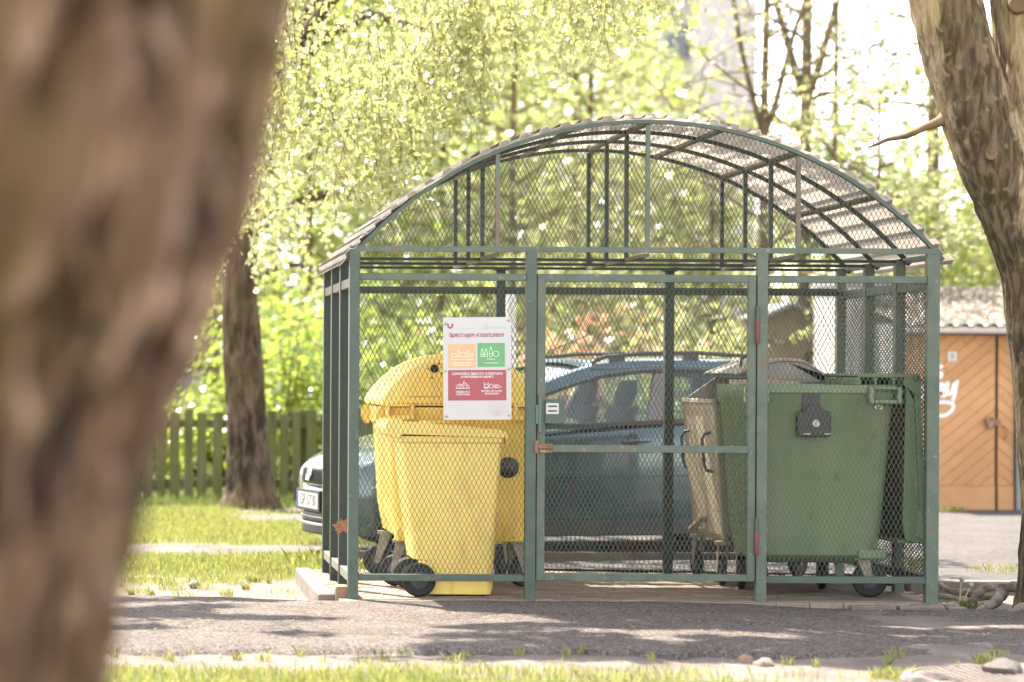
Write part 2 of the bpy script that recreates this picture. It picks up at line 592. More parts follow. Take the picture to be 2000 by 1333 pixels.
def front_bark():
    N = NT('foreground_bark')
    co = N.coord((1, 1, 0.24))
    co.node.inputs['Rotation'].default_value = (0, 0.42, 0)
    f = N.noise(co, 13, 4, 0.55, 0.8)
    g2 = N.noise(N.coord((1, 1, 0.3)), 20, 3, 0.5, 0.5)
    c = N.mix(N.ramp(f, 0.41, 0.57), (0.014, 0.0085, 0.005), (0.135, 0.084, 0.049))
    c = N.mix(N.ramp(g2, 0.55, 0.66, 0, 0.85), c, (0.36, 0.245, 0.16))  # pale flecks paint in sunlight on ridges the sun doesn't reach
    h = N.noise(N.coord((1, 1, 0.8)), 3, 2, 0.5)
    c = N.mix(N.ramp(h, 0.46, 0.62, 0, 0.6), c, (0.10, 0.07, 0.022))
    N.bsdf(c, 0.9, 0, f, 0.8, 0.03, 0, 0.2)
    return N.m


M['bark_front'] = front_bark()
M['bark_right'] = bark_mat('smooth_bark', (0.38, 0.29, 0.19), (0.10, 0.07, 0.042), 24, (1, 1, 0.28), 1.0, 0.015, True, (0.035, 0.026, 0.013), True, lo=0.38, hi=0.62)
M['bark_birch'] = bark_mat('furrowed_bark', (0.14, 0.098, 0.068), (0.03, 0.021, 0.014), 14, (1, 1, 0.25), 1.0, 0.03, lo=0.40, hi=0.60)
M['bark_grey'] = bark_mat('grey_brown_bark', (0.2, 0.145, 0.09), (0.10, 0.07, 0.045), 8, (1, 1, 0.4), 0.5, 0.02)


def roof_mat():
    N = NT('roof_sheet')
    co = N.coord()
    f = N.noise(co, 3, 4, 0.6)
    c = N.mix(N.ramp(f, 0.3, 0.7), (0.70, 0.65, 0.60), (0.84, 0.79, 0.74))
    geo = N.new('ShaderNodeNewGeometry')
    sep = N.new('ShaderNodeSeparateXYZ')
    N.link(geo.outputs['Normal'], sep.inputs[0])
    dust = N.noise(co, 9, 5, 0.7)
    top = N.mix(N.ramp(dust, 0.35, 0.65), (0.035, 0.033, 0.03), (0.07, 0.064, 0.058))
    d = N.new('ShaderNodeBsdfDiffuse')
    t = N.new('ShaderNodeBsdfTranslucent')
    N.link(N.mix(N.ramp(sep.outputs[2], 0.02, 0.06), c, top), d.inputs['Color'])
    N.link(c, t.inputs['Color'])
    mx = N.new('ShaderNodeMixShader')
    mx.inputs[0].default_value = 0.55
    N.link(d.outputs[0], mx.inputs[1])
    N.link(t.outputs[0], mx.inputs[2])
    N.link(mx.outputs[0], N.out.inputs['Surface'])
    return N.m


M['roof'] = roof_mat()


def glass_mat(name, tint=(0.6, 0.7, 0.7), fres=1.45):
    N = NT(name)
    tr = N.new('ShaderNodeBsdfTransparent')
    tr.inputs['Color'].default_value = (*tint, 1)
    gl = N.new('ShaderNodeBsdfGlossy')
    gl.inputs['Roughness'].default_value = 0.02
    fr = N.new('ShaderNodeFresnel')
    fr.inputs['IOR'].default_value = fres
    mx = N.new('ShaderNodeMixShader')
    ad = N.ramp(fr.outputs[0], 0.0, 1.0, 0.05, 1.0)
    N.link(ad, mx.inputs[0])
    N.link(tr.outputs[0], mx.inputs[1])
    N.link(gl.outputs[0], mx.inputs[2])
    N.link(mx.outputs[0], N.out.inputs['Surface'])
    return N.m


M['glass'] = glass_mat('car_glass')


def paver_mat():
    N = NT('pavers')
    g = N.new('ShaderNodeNewGeometry')
    co = N.coord()
    f = N.noise(co, 22, 5, 0.7)
    c = N.mix(g.outputs['Random Per Island'], (0.19, 0.148, 0.112), (0.265, 0.212, 0.168))
    c = N.mix(N.ramp(f, 0.35, 0.75, 0, 0.55), c, (0.12, 0.092, 0.066))
    N.bsdf(c, 0.9, 0, N.noise(co, 130, 3, 0.7), 0.3, 0.005, 0, 0.1)
    return N.m


M['paver'] = paver_mat()


def asphalt_mat(name, a, b, spot, grain=170):
    N = NT(name)
    co = N.coord()
    f = N.noise(co, 1.6, 5, 0.65)
    c = N.mix(N.ramp(f, 0.35, 0.65), a, b)
    v = N.new('ShaderNodeTexVoronoi')
    v.inputs['Scale'].default_value = grain
    N.link(co, v.inputs['Vector'])
    sc = N.new('ShaderNodeSeparateColor')
    N.link(v.outputs['Color'], sc.inputs[0])
    c = N.mix(N.ramp(sc.outputs[0], 0.55, 1.0, 0, 0.6), c, spot)
    f3 = N.noise(co, 14, 5, 0.7)
    c = N.mix(N.ramp(f3, 0.52, 0.75, 0, 0.5), c, vary(a, 0.6))
    v2 = N.new('ShaderNodeTexVoronoi')
    v2.inputs['Scale'].default_value = 75
    N.link(co, v2.inputs['Vector'])
    s2_ = N.new('ShaderNodeSeparateColor')
    N.link(v2.outputs['Color'], s2_.inputs[0])
    c = N.mix(N.ramp(s2_.outputs[1], 0.62, 0.9, 0, 0.75), c, vary(a, 0.45))
    c = N.mix(N.ramp(s2_.outputs[2], 0.80, 0.97, 0, 0.7), c, spot)
    N.bsdf(c, 0.9, 0, N.noise(co, 90, 5, 0.8), 0.9, 0.015, 0, 0.08)
    return N.m


M['asphalt'] = asphalt_mat('road_asphalt', (0.092, 0.075, 0.066), (0.14, 0.116, 0.103), (0.25, 0.213, 0.195))
M['yard'] = asphalt_mat('yard_asphalt', (0.092, 0.082, 0.078), (0.125, 0.112, 0.106), (0.155, 0.141, 0.134))


def soil_mat(name, a, b, c3):
    N = NT(name)
    co = N.coord()
    f = N.noise(co, 2.3, 6, 0.7)
    c = N.mix(N.ramp(f, 0.35, 0.65), a, b)
    f2 = N.noise(co, 40, 4, 0.75)
    c = N.mix(N.ramp(f2, 0.5, 0.8, 0, 0.7), c, c3)
    N.bsdf(c, 0.95, 0, N.noise(co, 45, 6, 0.8), 0.9, 0.02, 0, 0.05)
    return N.m


M['soil'] = soil_mat('sandy_soil', (0.16, 0.131, 0.113), (0.24, 0.205, 0.181), (0.095, 0.073, 0.057))
M['path'] = soil_mat('worn_path', (0.13, 0.112, 0.1), (0.19, 0.166, 0.15), (0.09, 0.074, 0.06))
M['turf'] = soil_mat('turf_base', (0.09, 0.11, 0.03), (0.135, 0.14, 0.05), (0.15, 0.125, 0.07))


def wood_door_mat():
    N = NT('orange_boards')
    tc = N.new('ShaderNodeTexCoord')
    mp = N.new('ShaderNodeMapping')
    mp.inputs['Rotation'].default_value = (0, radians(38), 0)
    mp.inputs['Scale'].default_value = (1, 1, 1)
    N.link(tc.outputs['Object'], mp.inputs['Vector'])
    f = N.noise(N.coord((1, 1, 1)), 2.2, 5, 0.7)
    c = N.mix(N.ramp(f, 0.3, 0.7), (0.46, 0.235, 0.10), (0.54, 0.295, 0.14))
    isl = N.new('ShaderNodeNewGeometry')
    c = N.mix(N.ramp(isl.outputs['Random Per Island'], 0, 1, 0, 0.5), c, (0.36, 0.17, 0.07))
    gnz = N.noise(N.coord((2, 2, 2)), 6, 6, 0.75)
    c = N.mix(N.ramp(gnz, 0.56, 0.68, 0, 0.6), c, (0.2, 0.14, 0.07))
    N.bsdf(c, 0.75, 0, N.noise(mp.outputs[0], 30, 4, 0.6), 0.2, 0.01)
    return N.m


M['orange_wood'] = wood_door_mat()


def text_part(name, body, size, mat, parent, loc, rot, align='CENTER', depth=0.0006, xs=1.0, bold=0.0):
    cu = bpy.data.curves.new(name, 'FONT')
    cu.body = body
    cu.size = size
    cu.align_x = align
    cu.align_y = 'CENTER'
    cu.space_character = 1.04
    cu.extrude = 0.0
    tmp = bpy.data.objects.new(name, cu)
    COL.objects.link(tmp)
    bpy.context.view_layer.update()
    me = bpy.data.meshes.new_from_object(tmp.evaluated_get(bpy.context.evaluated_depsgraph_get()))
    bpy.data.objects.remove(tmp)
    bpy.data.curves.remove(cu)
    if bold:      # heavier weight: a second layer of the same glyphs, nudged sideways and a hair forward
        bm = bmesh.new()
        bm.from_mesh(me)
        g2_ = bmesh.ops.duplicate(bm, geom=bm.verts[:] + bm.edges[:] + bm.faces[:])['geom']
        for q_ in g2_:
            if isinstance(q_, bmesh.types.BMVert): q_.co += Vector((bold * 1.6, bold * 0.5, 0.0004))
        bm.to_mesh(me)
        bm.free()
    # glyph contours overlap: give every facet its own hair's breadth of depth
    bm = bmesh.new()
    bm.from_mesh(me)
    bmesh.ops.split_edges(bm, edges=bm.edges[:])
    for k_, f_ in enumerate(bm.faces):
        for v_ in f_.verts: v_.co.z += 0.00005 * (k_ % 6)
    bm.to_mesh(me)
    bm.free()
    me.materials.clear()
    me.materials.append(mat)
    o = bpy.data.objects.new(name, me)
    COL.objects.link(o)
    o.parent = parent
    o.location = loc
    o.rotation_euler = rot
    o.scale = (xs, 1, 1)
    return o


RIB = [0]


def ribbon(mb, pts, w, y, closed=False):
    """flat mitred line strip in the xz plane, its face half a millimetre in front of depth y"""
    RIB[0] += 1
    y -= 0.00012 * (RIB[0] % 7)
    P2 = [Vector((p[0], p[1])) for p in pts]
    if (P2[0] - P2[-1]).length < 1e-6:
        closed = True
        P2 = P2[:-1]
    n = len(P2)
    b = len(mb.v)
    for i, p in enumerate(P2):
        a = P2[i - 1] if (i > 0 or closed) else p
        c = P2[(i + 1) % n] if (i < n - 1 or closed) else p
        d0 = (p - a).normalized() if (p - a).length > 1e-9 else (c - p).normalized()
        d1 = (c - p).normalized() if (c - p).length > 1e-9 else d0
        t = d0 + d1
        t = t.normalized() if t.length > 1e-4 else d1
        nn = Vector((-t.y, t.x))
        k = min(1.6, 1.0 / max(0.3, nn.dot(Vector((-d1.y, d1.x)))))
        e = Vector((0, 0))
        if not closed and i == 0: e = -d1 * w * 0.3
        if not closed and i == n - 1: e = d0 * w * 0.3
        for sg in (-1, 1):
            q = p + e + nn * (sg * w / 2 * k)
            mb.v.append((q.x, y - 0.0005, q.y))
    fs = []
    for i in range(n if closed else n - 1):
        j = (i + 1) % n
        fs.append((b + 2 * i + 1, b + 2 * i, b + 2 * j, b + 2 * j + 1))
    mb.f.extend(fs)
    mb.m.extend([0] * len(fs))


def circle_pts(cx, cz, r, n=16, a0=0, a1=360):
    return [(cx + r * cos(radians(a0 + (a1 - a0) * k / n)), cz + r * sin(radians(a0 + (a1 - a0) * k / n))) for k in range(n + 1)]

# ------------------------------------------------------------------ ground
def nz(x, y, s, k=0.0):
    return noise.noise(Vector((x * s + k, y * s - k, k * 1.7)))


def sstep(a, b, x):
    t = max(0.0, min(1.0, (x - a) / (b - a)))
    return t * t * (3 - 2 * t)


def ground_h(x, y):
    h = -0.035 + 0.010 * nz(x, y, 0.9) + 0.006 * nz(x, y, 4, 3)
    # left of the pad the ground is a little lower
    left = sstep(1.32, 1.12, x) * sstep(14.2, 14.7, y) * sstep(17.6, 16.6, y)
    h -= 0.05 * left
    right = sstep(4.86, 5.0, x) * sstep(14.0, 14.4, y) * sstep(16.2, 15.8, y)
    h -= 0.035 * right
    front = sstep(12.1, 11.4, y)
    h -= 0.004 * front
    under = sstep(1.2, 1.4, x) * sstep(4.9, 4.8, x) * sstep(14.3, 14.5, y) * sstep(16.6, 16.4, y)
    h -= 0.06 * under
    return h


xs = np.concatenate([[-120, -60, -30, -15, -8], np.arange(-4, 10.01, 0.09), [12, 16, 24, 40, 80, 160]])
ys = np.concatenate([[-20, -5, 3, 7, 9.5], np.arange(10.2, 27, 0.09), [30, 36, 50, 90, 180, 320]])
g = MB()
g.grid([[(x, y, ground_h(x, y) if (-4 <= x <= 10 and 10 <= y <= 27) else -0.035) for x in xs] for y in ys])
tag(g.build('ground', M['soil'], smooth=True, angle=180), 'sandy soil ground around the shelter', 'ground', kind='structure')


# road: tapering old asphalt with ragged edges
def road_front(x): return 11.92 + 0.12 * nz(x, 0, 1.3, 5) + 0.07 * nz(x, 0, 5, 9) + 0.05 * nz(x, 0, 15, 2)
def road_back(x): return 14.40 + (0.25 * sstep(1.3, 0.2, x)) * (1 + 0.3 * nz(x, 0, 2, 4)) + 0.03 * nz(x, 3, 3, 1) * sstep(1.3, 0.8, x) - 0.18 * sstep(4.9, 7.5, x)


def road_z(x, y): return 0.002 - 0.035 * sstep(3.2, 4.4, x) + 0.006 * nz(x, y, 1.5, 8) + 0.004 * nz(x, y, 5, 3)


P = []
rx = np.arange(-4, 10.01, 0.045)
for t in np.concatenate([[-0.02], np.linspace(0, 1, 40), [1.012]]):
    row = []
    for x in rx:
        yf, yb = road_front(x), road_back(x)
        tt = min(max(t, 0), 1)
        y = yf + (yb - yf) * tt
        z = road_z(x, y) - 0.016 * (1 - sstep(0, 0.05, tt)) * (1 + nz(x, y, 9, 2))
        if t < 0: y -= 0.06; z -= 0.06
        if t > 1: y += 0.02; z -= 0.09
        row.append((x, y, z))
    P.append(row)
g = MB().grid(P)
tag(g.build('road', M['asphalt'], smooth=True, angle=180), 'narrow asphalt lane in front of the shelter', 'road', kind='structure')

# paved pad: single bricks
pv = MB()
y = 14.40
row = 0
while y < 16.62:
    x = 1.27 + (0.1 if row % 2 else 0.0)
    if row % 2:
        zj = random.uniform(-0.002, 0.002)
        pv.box(1.27, 1.366, y + 0.002, y + 0.098, -0.07, zj)
    while x < 4.87:
        zj = random.uniform(-0.0035, 0.0015) - 0.010 * sstep(4.3, 4.9, x) * sstep(14.9, 14.4, y)
        j = random.uniform(-0.0015, 0.0015)
        pv.box(x + 0.002, min(x + 0.198, 4.93), y + 0.002 + j, y + 0.098 + j, -0.07, zj)
        x += 0.2
    y += 0.1
    row += 1
tag(pv.build('paving', M['paver'], bevel=0.003, seg=1), 'brick paving under the shelter', 'paving', kind='structure')
for i, (xa, xb) in enumerate([(4.30, 4.57), (4.585, 4.86), (4.872, 4.99)]):
    kb = MB().box(xa, xb - 0.006, 14.33, 14.395, -0.09, -0.008 - 0.004 * i)
    tag(kb.build('edging_stone', M['kerb'], bevel=0.006),
        ['short flat edging stone between the gate hinge post and the middle of the green bin', 'long flat edging stone at the foot of the front right post', 'stubby end edging stone beside the roots'][i], 'edging stone', 'edging stones along the front of the paving')
kb = MB()
kb.box(1.15, 1.255, 14.56, 16.5, -0.14, 0.025)
tag(kb.build('kerb_stone', M['kerb'], bevel=0.014, seg=3), 'long raised concrete kerb along the left side of the shelter', 'kerb')
bl = MB()
bl.loft([[(px + 0.006 * random.uniform(-1, 1), py, z) for px, py, _ in rrect(0.085 - 0.012 * q, 0.16, 0.012, 3)] for q, z in ((0, -0.06), (0.2, 0.02), (0.5, 0.055), (1.6, 0.07))])
o = bl.build('brick_lump', M['brickblock'], smooth=True, angle=60)
o.location = (1.297, 14.62, 0.0)
tag(o, 'broken reddish brick wedged against the front left post', 'brick')
k2 = MB()
x = 5.09
for i, L in enumerate((0.82, 0.62, 1.0)):
    b = MB().box(x, x + L - 0.008, 15.72 - 0.01 * (i % 2), 15.83, -0.14, 0.024)
    o = b.build('kerb_stone', M['kerb'], bevel=0.012, seg=2)
    tag(o, ['kerb block right behind the front right post of the shelter', 'kerb block just left of the forked tree roots', 'kerb block hidden half behind the forked tree', 'kerb block right of the forked tree', 'last kerb block far right past the forked tree'][i], 'kerb', 'kerb blocks along the yard edge')
    x += L
# yard behind and right
yd = MB()
yP = []
for y in np.linspace(15.84, 60, 90):
    yP.append([(max(x, 5.06) if y < 16.66 else x, y, 0.014 + 0.004 * nz(x, y, 1, 2)) for x in np.linspace(2.0 + 0.12 * nz(0, y, 0.8, 3), 26, 70)])
tag(yd.grid(yP).build('yard', M['yard'], smooth=True, angle=180), 'pale asphalt yard behind the shelter', 'yard', kind='structure')


def patch(name, label, mat, xa, xb, ya, yb, z, seed, amp=0.25, nx=60, ny=14):
    Pp = []
    for j in range(ny + 1):
        r = []
        for i in range(nx + 1):
            u, v = i / nx, j / ny
            x = xa + (xb - xa) * u
            y0 = ya + amp * nz(x, 0, 1.1, seed) + amp * 0.4 * nz(x, 0, 4, seed + 2)
            y1 = yb + amp * nz(x, 5, 1.0, seed + 7) + amp * 0.4 * nz(x, 0, 4, seed + 3)
            y = y0 + (y1 - y0) * v
            r.append((x, y, ground_h(x, y) + z * min(1, 3 * v, 3 * (1 - v)) - 0.004 * (v in (0, 1))))
        Pp.append(r)
    return tag(MB().grid(Pp).build(name, mat, smooth=True, angle=180), label, name.replace('_', ' '), kind='structure')


patch('lawn', 'strip of lawn nearest the kerb', M['turf'], -4, 1.95, 16.75, 18.25, 0.010, 1)
patch('path', 'worn stone path between the lawn strips', M['path'], -4, 2.4, 18.1, 19.6, 0.006, 2)
patch('lawn', 'wide lawn in front of the picket fence', M['turf'], -6, 2.1, 19.35, 24.4, 0.014, 3)
patch('driveway', 'worn drive crossing the lawn by the birch', M['path'], 0.95, 4.5, 22.0, 24.0, 0.022, 4, 0.3)
patch('lawn', 'grassy border under the picket fence', M['turf'], -6, 3.2, 24.3, 34, 0.010, 6)
patch('verge', 'grass verge along the bottom edge of the lane', M['turf'], -4, 3.3, 9.0, 11.15, 0.012, 5, 0.16)


# ------------------------------------------------------------------ grass blades
def blades(name, label, pts, hmin, hmax, w, mat, bend=0.6):
    n = len(pts)
    p = np.asarray(pts)
    a = RNG.uniform(0, 2 * pi, n)
    h = RNG.uniform(hmin, hmax, n)
    be = RNG.uniform(0.1, bend, n) * h
    d = np.stack([np.cos(a), np.sin(a), np.zeros(n)], 1)
    a2 = RNG.uniform(0, 2 * pi, n)
    s = np.stack([np.cos(a2), np.sin(a2), np.zeros(n)], 1) * (w * RNG.uniform(0.6, 1.3, n))[:, None] / 2
    top = p + d * be[:, None] + np.array([0, 0, 1]) * h[:, None]
    mid = p + d * (be * 0.3)[:, None] + np.array([0, 0, 1]) * (h * 0.6)[:, None]
    q = np.stack([p - s, p + s, mid + s * 0.8, top, mid - s * 0.8], 1)
    o = fast_mesh(name, q.reshape(-1, 3), 5, mat)
    return tag(o, label, 'grass', kind='stuff')


def scatter(xa, xb, ya, yb, n, keep):
    out = []
    while n > 0:
        n -= 1
        x, y = random.uniform(xa, xb), random.uniform(ya, yb)
        if random.random() < keep(x, y):
            out.append((x, y, ground_h(x, y) + 0.008))
    return out


blades('grass', 'short grass on the lawn strip nearest the kerb', scatter(-1.2, 1.95, 16.4, 18.5, 26000, lambda x, y: (0.25 + 0.75 * sstep(-0.3, 0.1, nz(x, y, 1.6, 2))) * sstep(16.3 + 0.3 * nz(x, 0, 2, 3), 16.95, y) * sstep(18.4 + 0.2 * nz(x, 0, 3), 18.15, y)), 0.015, 0.055, 0.006, M['grass'])
blades('grass', 'sunlit grass on the wide lawn', scatter(-1.2, 2.15, 19.1, 24.4, 42000, lambda x, y: (0.35 + 0.65 * sstep(-0.4, 0.0, nz(x, y, 1.1, 5))) * sstep(19.2, 19.55, y + 0.2 * nz(x, y, 3)) * (1 - 0.9 * sstep(0.9, 1.2, x) * sstep(22.0, 22.3, y))), 0.02, 0.062, 0.007, M['grass'])
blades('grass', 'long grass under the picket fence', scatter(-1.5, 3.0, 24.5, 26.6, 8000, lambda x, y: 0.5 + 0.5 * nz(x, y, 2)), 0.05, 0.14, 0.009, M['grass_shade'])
blades('grass', 'foreground grass along the bottom edge', scatter(-1.0, 4.3, 9.8, 11.55, 34000, lambda x, y: sstep(11.42 + 0.18 * nz(x, 0, 1.1, 5) - 0.12 * sstep(1, 3.5, x), 11.0, y) * (0.25 + 0.75 * sstep(-0.35, 0.05, nz(x, y, 1.8, 7))) * (1 - 0.75 * sstep(1.6, 2.9, x))), 0.025, 0.06, 0.005, M['grass'])
tufts = []
TU = []
for _ in range(38):
    tx = random.uniform(-0.4, 5.6)
    TU.append((tx, road_front(tx) - abs(random.gauss(0.08, 0.22)), random.uniform(0.015, 0.06), random.randint(6, 45)))
for _ in range(40):
    TU.append((random.uniform(-0.6, 1.0), 15.4 + random.uniform(0, 1.3), random.uniform(0.02, 0.1), random.randint(10, 90)))
for cx, cy, r, n in TU + [(3.55, 11.12, 0.13, 420), (4.15, 11.7, 0.05, 100), (4.55, 11.55, 0.18, 400), (5.12, 14.85, 0.10, 420), (5.2, 14.74, 0.09, 220), (5.05, 14.95, 0.07, 150), (5.6, 17.2, 0.12, 160), (6.0, 16.6, 0.25, 160), (5.35, 16.6, 0.1, 160), (7.55, 23.9, 0.3, 300), (8.1, 23.9, 0.2, 200), (0.6, 16.5, 0.2, 300), (0.1, 16.5, 0.2, 300)]:
    for _ in range(n):
        a, q = random.uniform(0, 2 * pi), r * sqrt(random.random())
        x, y = cx + q * cos(a), cy + q * sin(a) * 0.8
        tufts.append((x, y, max(ground_h(x, y), 0.02 if y > 15.9 and x > 5 else -9) + 0.004))
blades('grass', 'scattered weed tufts along the lane edges', tufts, 0.015, 0.06, 0.005, M['grass'], 0.9)
# long blades beside the shelter's rear left
lb = [(1.43 + random.gauss(0, 0.13), 17.25 + random.gauss(0, 0.1), -0.02) for _ in range(260)]
blades('grass', 'tall pale grass clump in front of the car bumper', lb, 0.06, 0.16, 0.009, M['grass'], 1.3)

# pebbles, twigs and fallen leaf scraps
pb = []
for _ in range(1700):
    x, y = random.uniform(-1.0, 6.2), random.uniform(11.0, 12.3)
    if random.random() < 0.45: x, y = random.uniform(-0.6, 6.2), random.uniform(11.9, 14.4)
    if random.random() < 0.15: x, y = random.uniform(-0.8, 1.1), random.uniform(14.5, 16.5)
    s = random.uniform(0.002, 0.0065) * (1.8 if random.random() < 0.06 else 1)
    z = (road_z(x, y) + 0.002) if road_front(x) < y < road_back(x) else ground_h(x, y)
    c = Vector((x, y, z + s * 0.3))
    r = [Vector((random.uniform(0.6, 1.2), random.uniform(0.6, 1.2), random.uniform(0.4, 0.8))) * s for _ in range(1)][0]
    T, B = c + Vector((0, 0, r.z)), c - Vector((0, 0, r.z * .5))
    ring = [c + Vector((r.x * cos(a), r.y * sin(a), 0)) for a in (0.2, 1.5, 2.9, 4.4)]
    for k in range(4):
        pb.append((ring[k], ring[(k + 1) % 4], T))
pbm = np.array([[tuple(q) for q in t] for t in pb])
tag(fast_mesh('gravel', pbm, 3, M['stone']), 'loose pebbles and grit on the lane', 'gravel', kind='stuff')
lt = []
for _ in range(900):
    x, y = random.uniform(-0.5, 6.0), random.uniform(11.0, 14.6)
    z = (road_z(x, y) + 0.004) if road_front(x) < y < road_back(x) else ground_h(x, y) + 0.004
    if 14.40 < y: z = 0.004
    a = random.uniform(0, 6.28)
    s = random.uniform(0.006, 0.016)
    d, e = Vector((cos(a), sin(a), random.uniform(-.1, .3))) * s, Vector((-sin(a), cos(a), random.uniform(-.2, .3))) * s * 0.5
    c = Vector((x, y, z + 0.003))
    lt.append((c - d, c + e, c + d, c - e))
tag(fast_mesh('litter', np.array([[tuple(q) for q in t] for t in lt]), 4, M['litter']), 'tiny fallen bud scales and leaf scraps', 'litter', kind='stuff')


def rock(name, label, cat, loc, r, mat, seed, sq=0.7, group=None):
    b = MB()
    R, Cn = 9, 14
    rings = []
    for i in range(R):
        th = pi * (i + 0.5) / R
        ring = []
        for k in range(Cn):
            ph = 2 * pi * k / Cn
            d = Vector((sin(th) * cos(ph), sin(th) * sin(ph), cos(th)))
            q = 1 + 0.35 * noise.noise(d * 1.6 + Vector((seed, 0, 0))) + 0.12 * noise.noise(d * 5 + Vector((seed, 3, 0)))
            ring.append((d.x * r * q, d.y * r * q, d.z * r * q * sq))
        rings.append(ring)
    b.loft(rings)
    o = b.build(name, mat, smooth=True, angle=50)
    o.location = loc
    return tag(o, label, cat, group)


p = onground(1492, 1304, -0.05)
rock('rock', 'brown stone lump on the dirt below the hinge post', 'stone', (p.x, p.y, -0.045), 0.055, M['kerb'], 3)
p = onground(1475, 1296, -0.05)
rock('rock', 'smaller brown stone touching the lump on the dirt', 'stone', (p.x - 0.03, p.y + 0.06, -0.045), 0.04, M['brickblock'], 13)
p = onground(379, 1148, -0.08)
rock('rock', 'dark grey stone lying on the sand left of the kerb', 'stone', (p.x, p.y, -0.06), 0.034, M['stone'], 5, 0.8)
p = onground(1925, 1272, -0.05)
rock('rock', 'small pale stone at the lane edge above the manhole', 'stone', (p.x, p.y, -0.03), 0.033, M['stone'], 8)
for i, (x, y, r) in enumerate(((1375, 1302, .03), (1345, 1298, .025), (1310, 1292, .024))):
    p = onground(x, y, -0.05)
    rock('rock', ['rightmost of three little stones half sunk in the dirt', 'middle one of three little stones half sunk in the dirt', 'leftmost of three little stones half sunk in the dirt'][i], 'stone', (p.x, p.y, -0.052), r, M['stone'], 20 + i, 0.6, 'stones in the dirt strip')

# manhole cover
mh = empty('manhole_cover', (3.93, 10.84, -0.028))
tag(mh, 'round ribbed cast iron manhole cover half out of frame with a heap of sand', 'manhole cover')
b = MB().lathe((0, 0, -0.04), (0, 0, 1), [(0.44, 0), (0.44, 0.055), (0.425, 0.075), (0.395, 0.078), (0.39, 0.068)], 48)
b.build('rim', M['iron'], mh, True, angle=30)
b = MB().lathe((0, 0, 0), (0, 0, 1), [(0.385, 0.0), (0.385, 0.03), (0.37, 0.033)], 48)
for i in range(-9, 10):
    for j in range(-9, 10):
        x, y = i * 0.04, j * 0.04
        if x * x + y * y < 0.35 ** 2:
            b.box(x - 0.012, x + 0.012, y - 0.012, y + 0.012, 0.0331, 0.041)
b.build('lid', M['iron'], mh)
rock('sand_heap', 'small heap of dry sand lying on the manhole cover', 'sand heap', (3.98, 10.98, 0.02), 0.085, M['path'], 31, 0.55)

# roots of the tree on the right
roots = [([(4.90, 15.05, -0.03), (5.03, 15.02, 0.0), (5.12, 14.98, -0.02), (5.22, 15.0, -0.05)], [0.014, 0.018, 0.016, 0.01], 'grey root running from the front right post towards the kerb'),
         ([(5.10, 15.30, -0.03), (5.12, 15.28, 0.035), (5.17, 15.24, 0.02), (5.25, 15.2, -0.01), (5.36, 15.17, -0.03), (5.48, 15.05, -0.02)], [0.010, 0.020, 0.018, 0.022, 0.024, 0.02], 'knobbly pale root lying parallel to the kerb'),
         ([(4.90, 14.52, -0.01), (4.945, 14.44, -0.02), (4.965, 14.39, -0.07)], [0.018, 0.022, 0.014], 'short bleached root stub at the end of the edging stones'),
         ([(4.97, 14.42, -0.07), (5.08, 14.46, -0.05), (5.18, 14.52, -0.03), (5.26, 14.62, 0.0), (5.33, 14.72, 0.05)], [0.012, 0.018, 0.024, 0.032, 0.04], 'thick bark covered root curving along the lane edge'),
         ([(5.20, 14.33, -0.06), (5.30, 14.34, -0.02), (5.45, 14.36, 0.0), (5.9, 14.4, 0.0)], [0.015, 0.03, 0.04, 0.04], 'low root ridge right of the forked tree at the lane'),
         ([(5.17, 14.84, -0.07), (5.20, 14.83, 0.01), (5.25, 14.80, 0.05), (5.34, 14.72, 0.07), (5.44, 14.64, 0.08)], [0.03, 0.026, 0.022, 0.028, 0.034], 'stubby upright root spur at the foot of the forked tree')]
for pts, rad, lab in roots:
    pp, rr = [], []
    for i in range(len(pts) - 1):
        for k in range(6):
            t = k / 6
            q = Vector(pts[i]).lerp(Vector(pts[i + 1]), t)
            q += Vector((nz(q.x, q.y, 9, 1), nz(q.x, q.y, 9, 4), nz(q.x, q.y, 9, 7))) * 0.02
            pp.append(q)
            rr.append((rad[i] * (1 - t) + rad[i + 1] * t) * (1 + 0.35 * nz(q.x + q.z, q.y, 22, 2)))
    o = MB().tube(pp, rr, 10).build('tree_root', M['root'], smooth=True, angle=180)
    tag(o, lab, 'root', 'roots beside the forked tree')

# dandelion stalks by the roots
for i, (x, y, h, lean) in enumerate(((5.11, 14.84, 0.17, 0.015), (5.13, 14.82, 0.135, 0.045))):
    d = empty('dandelion', (x, y, -0.06))
    tag(d, ['taller straight dandelion stalk with a seed head by the roots', 'shorter leaning dandelion stalk with a seed head by the roots'][i], 'dandelion', 'dandelions by the roots')
    MB().tube([(0, 0, 0), (lean * 0.4, 0, h * 0.6), (lean, 0, h)], [0.005, 0.004, 0.004], 6).build('stalk', M['stem'], d)
    MB().lathe((lean, 0, h), (0, 0, 1), [(0.004, -0.016), (0.013, -0.010), (0.0175, 0.0), (0.014, 0.010), (0.007, 0.016), (0.002, 0.018)], 16).build('seed_head', M['seedhead'], d, True, angle=180)

# ------------------------------------------------------------------ the shelter
SX, SY = 1.357, 14.53
sh = empty('waste_shelter', (SX, SY, 0))
tag(sh, 'green steel mesh waste shelter with an arched corrugated roof and a locked gate', 'waste shelter')
W = 3.474
BAYS = [0.0, 0.62, 1.25, 1.87]
POSTX = [0.0, 1.062, 2.449, 3.474]
BZ = 2.075
AX, AR, AZ = 1.76, 2.34, BZ + 0.81 - 2.34


def post(x, y, z0, z1, w, d, mat):
    MB().box(x - w / 2, x + w / 2, y - d / 2, y + d / 2, z0, z1).build('post', mat, sh, bevel=0.003, seg=1)


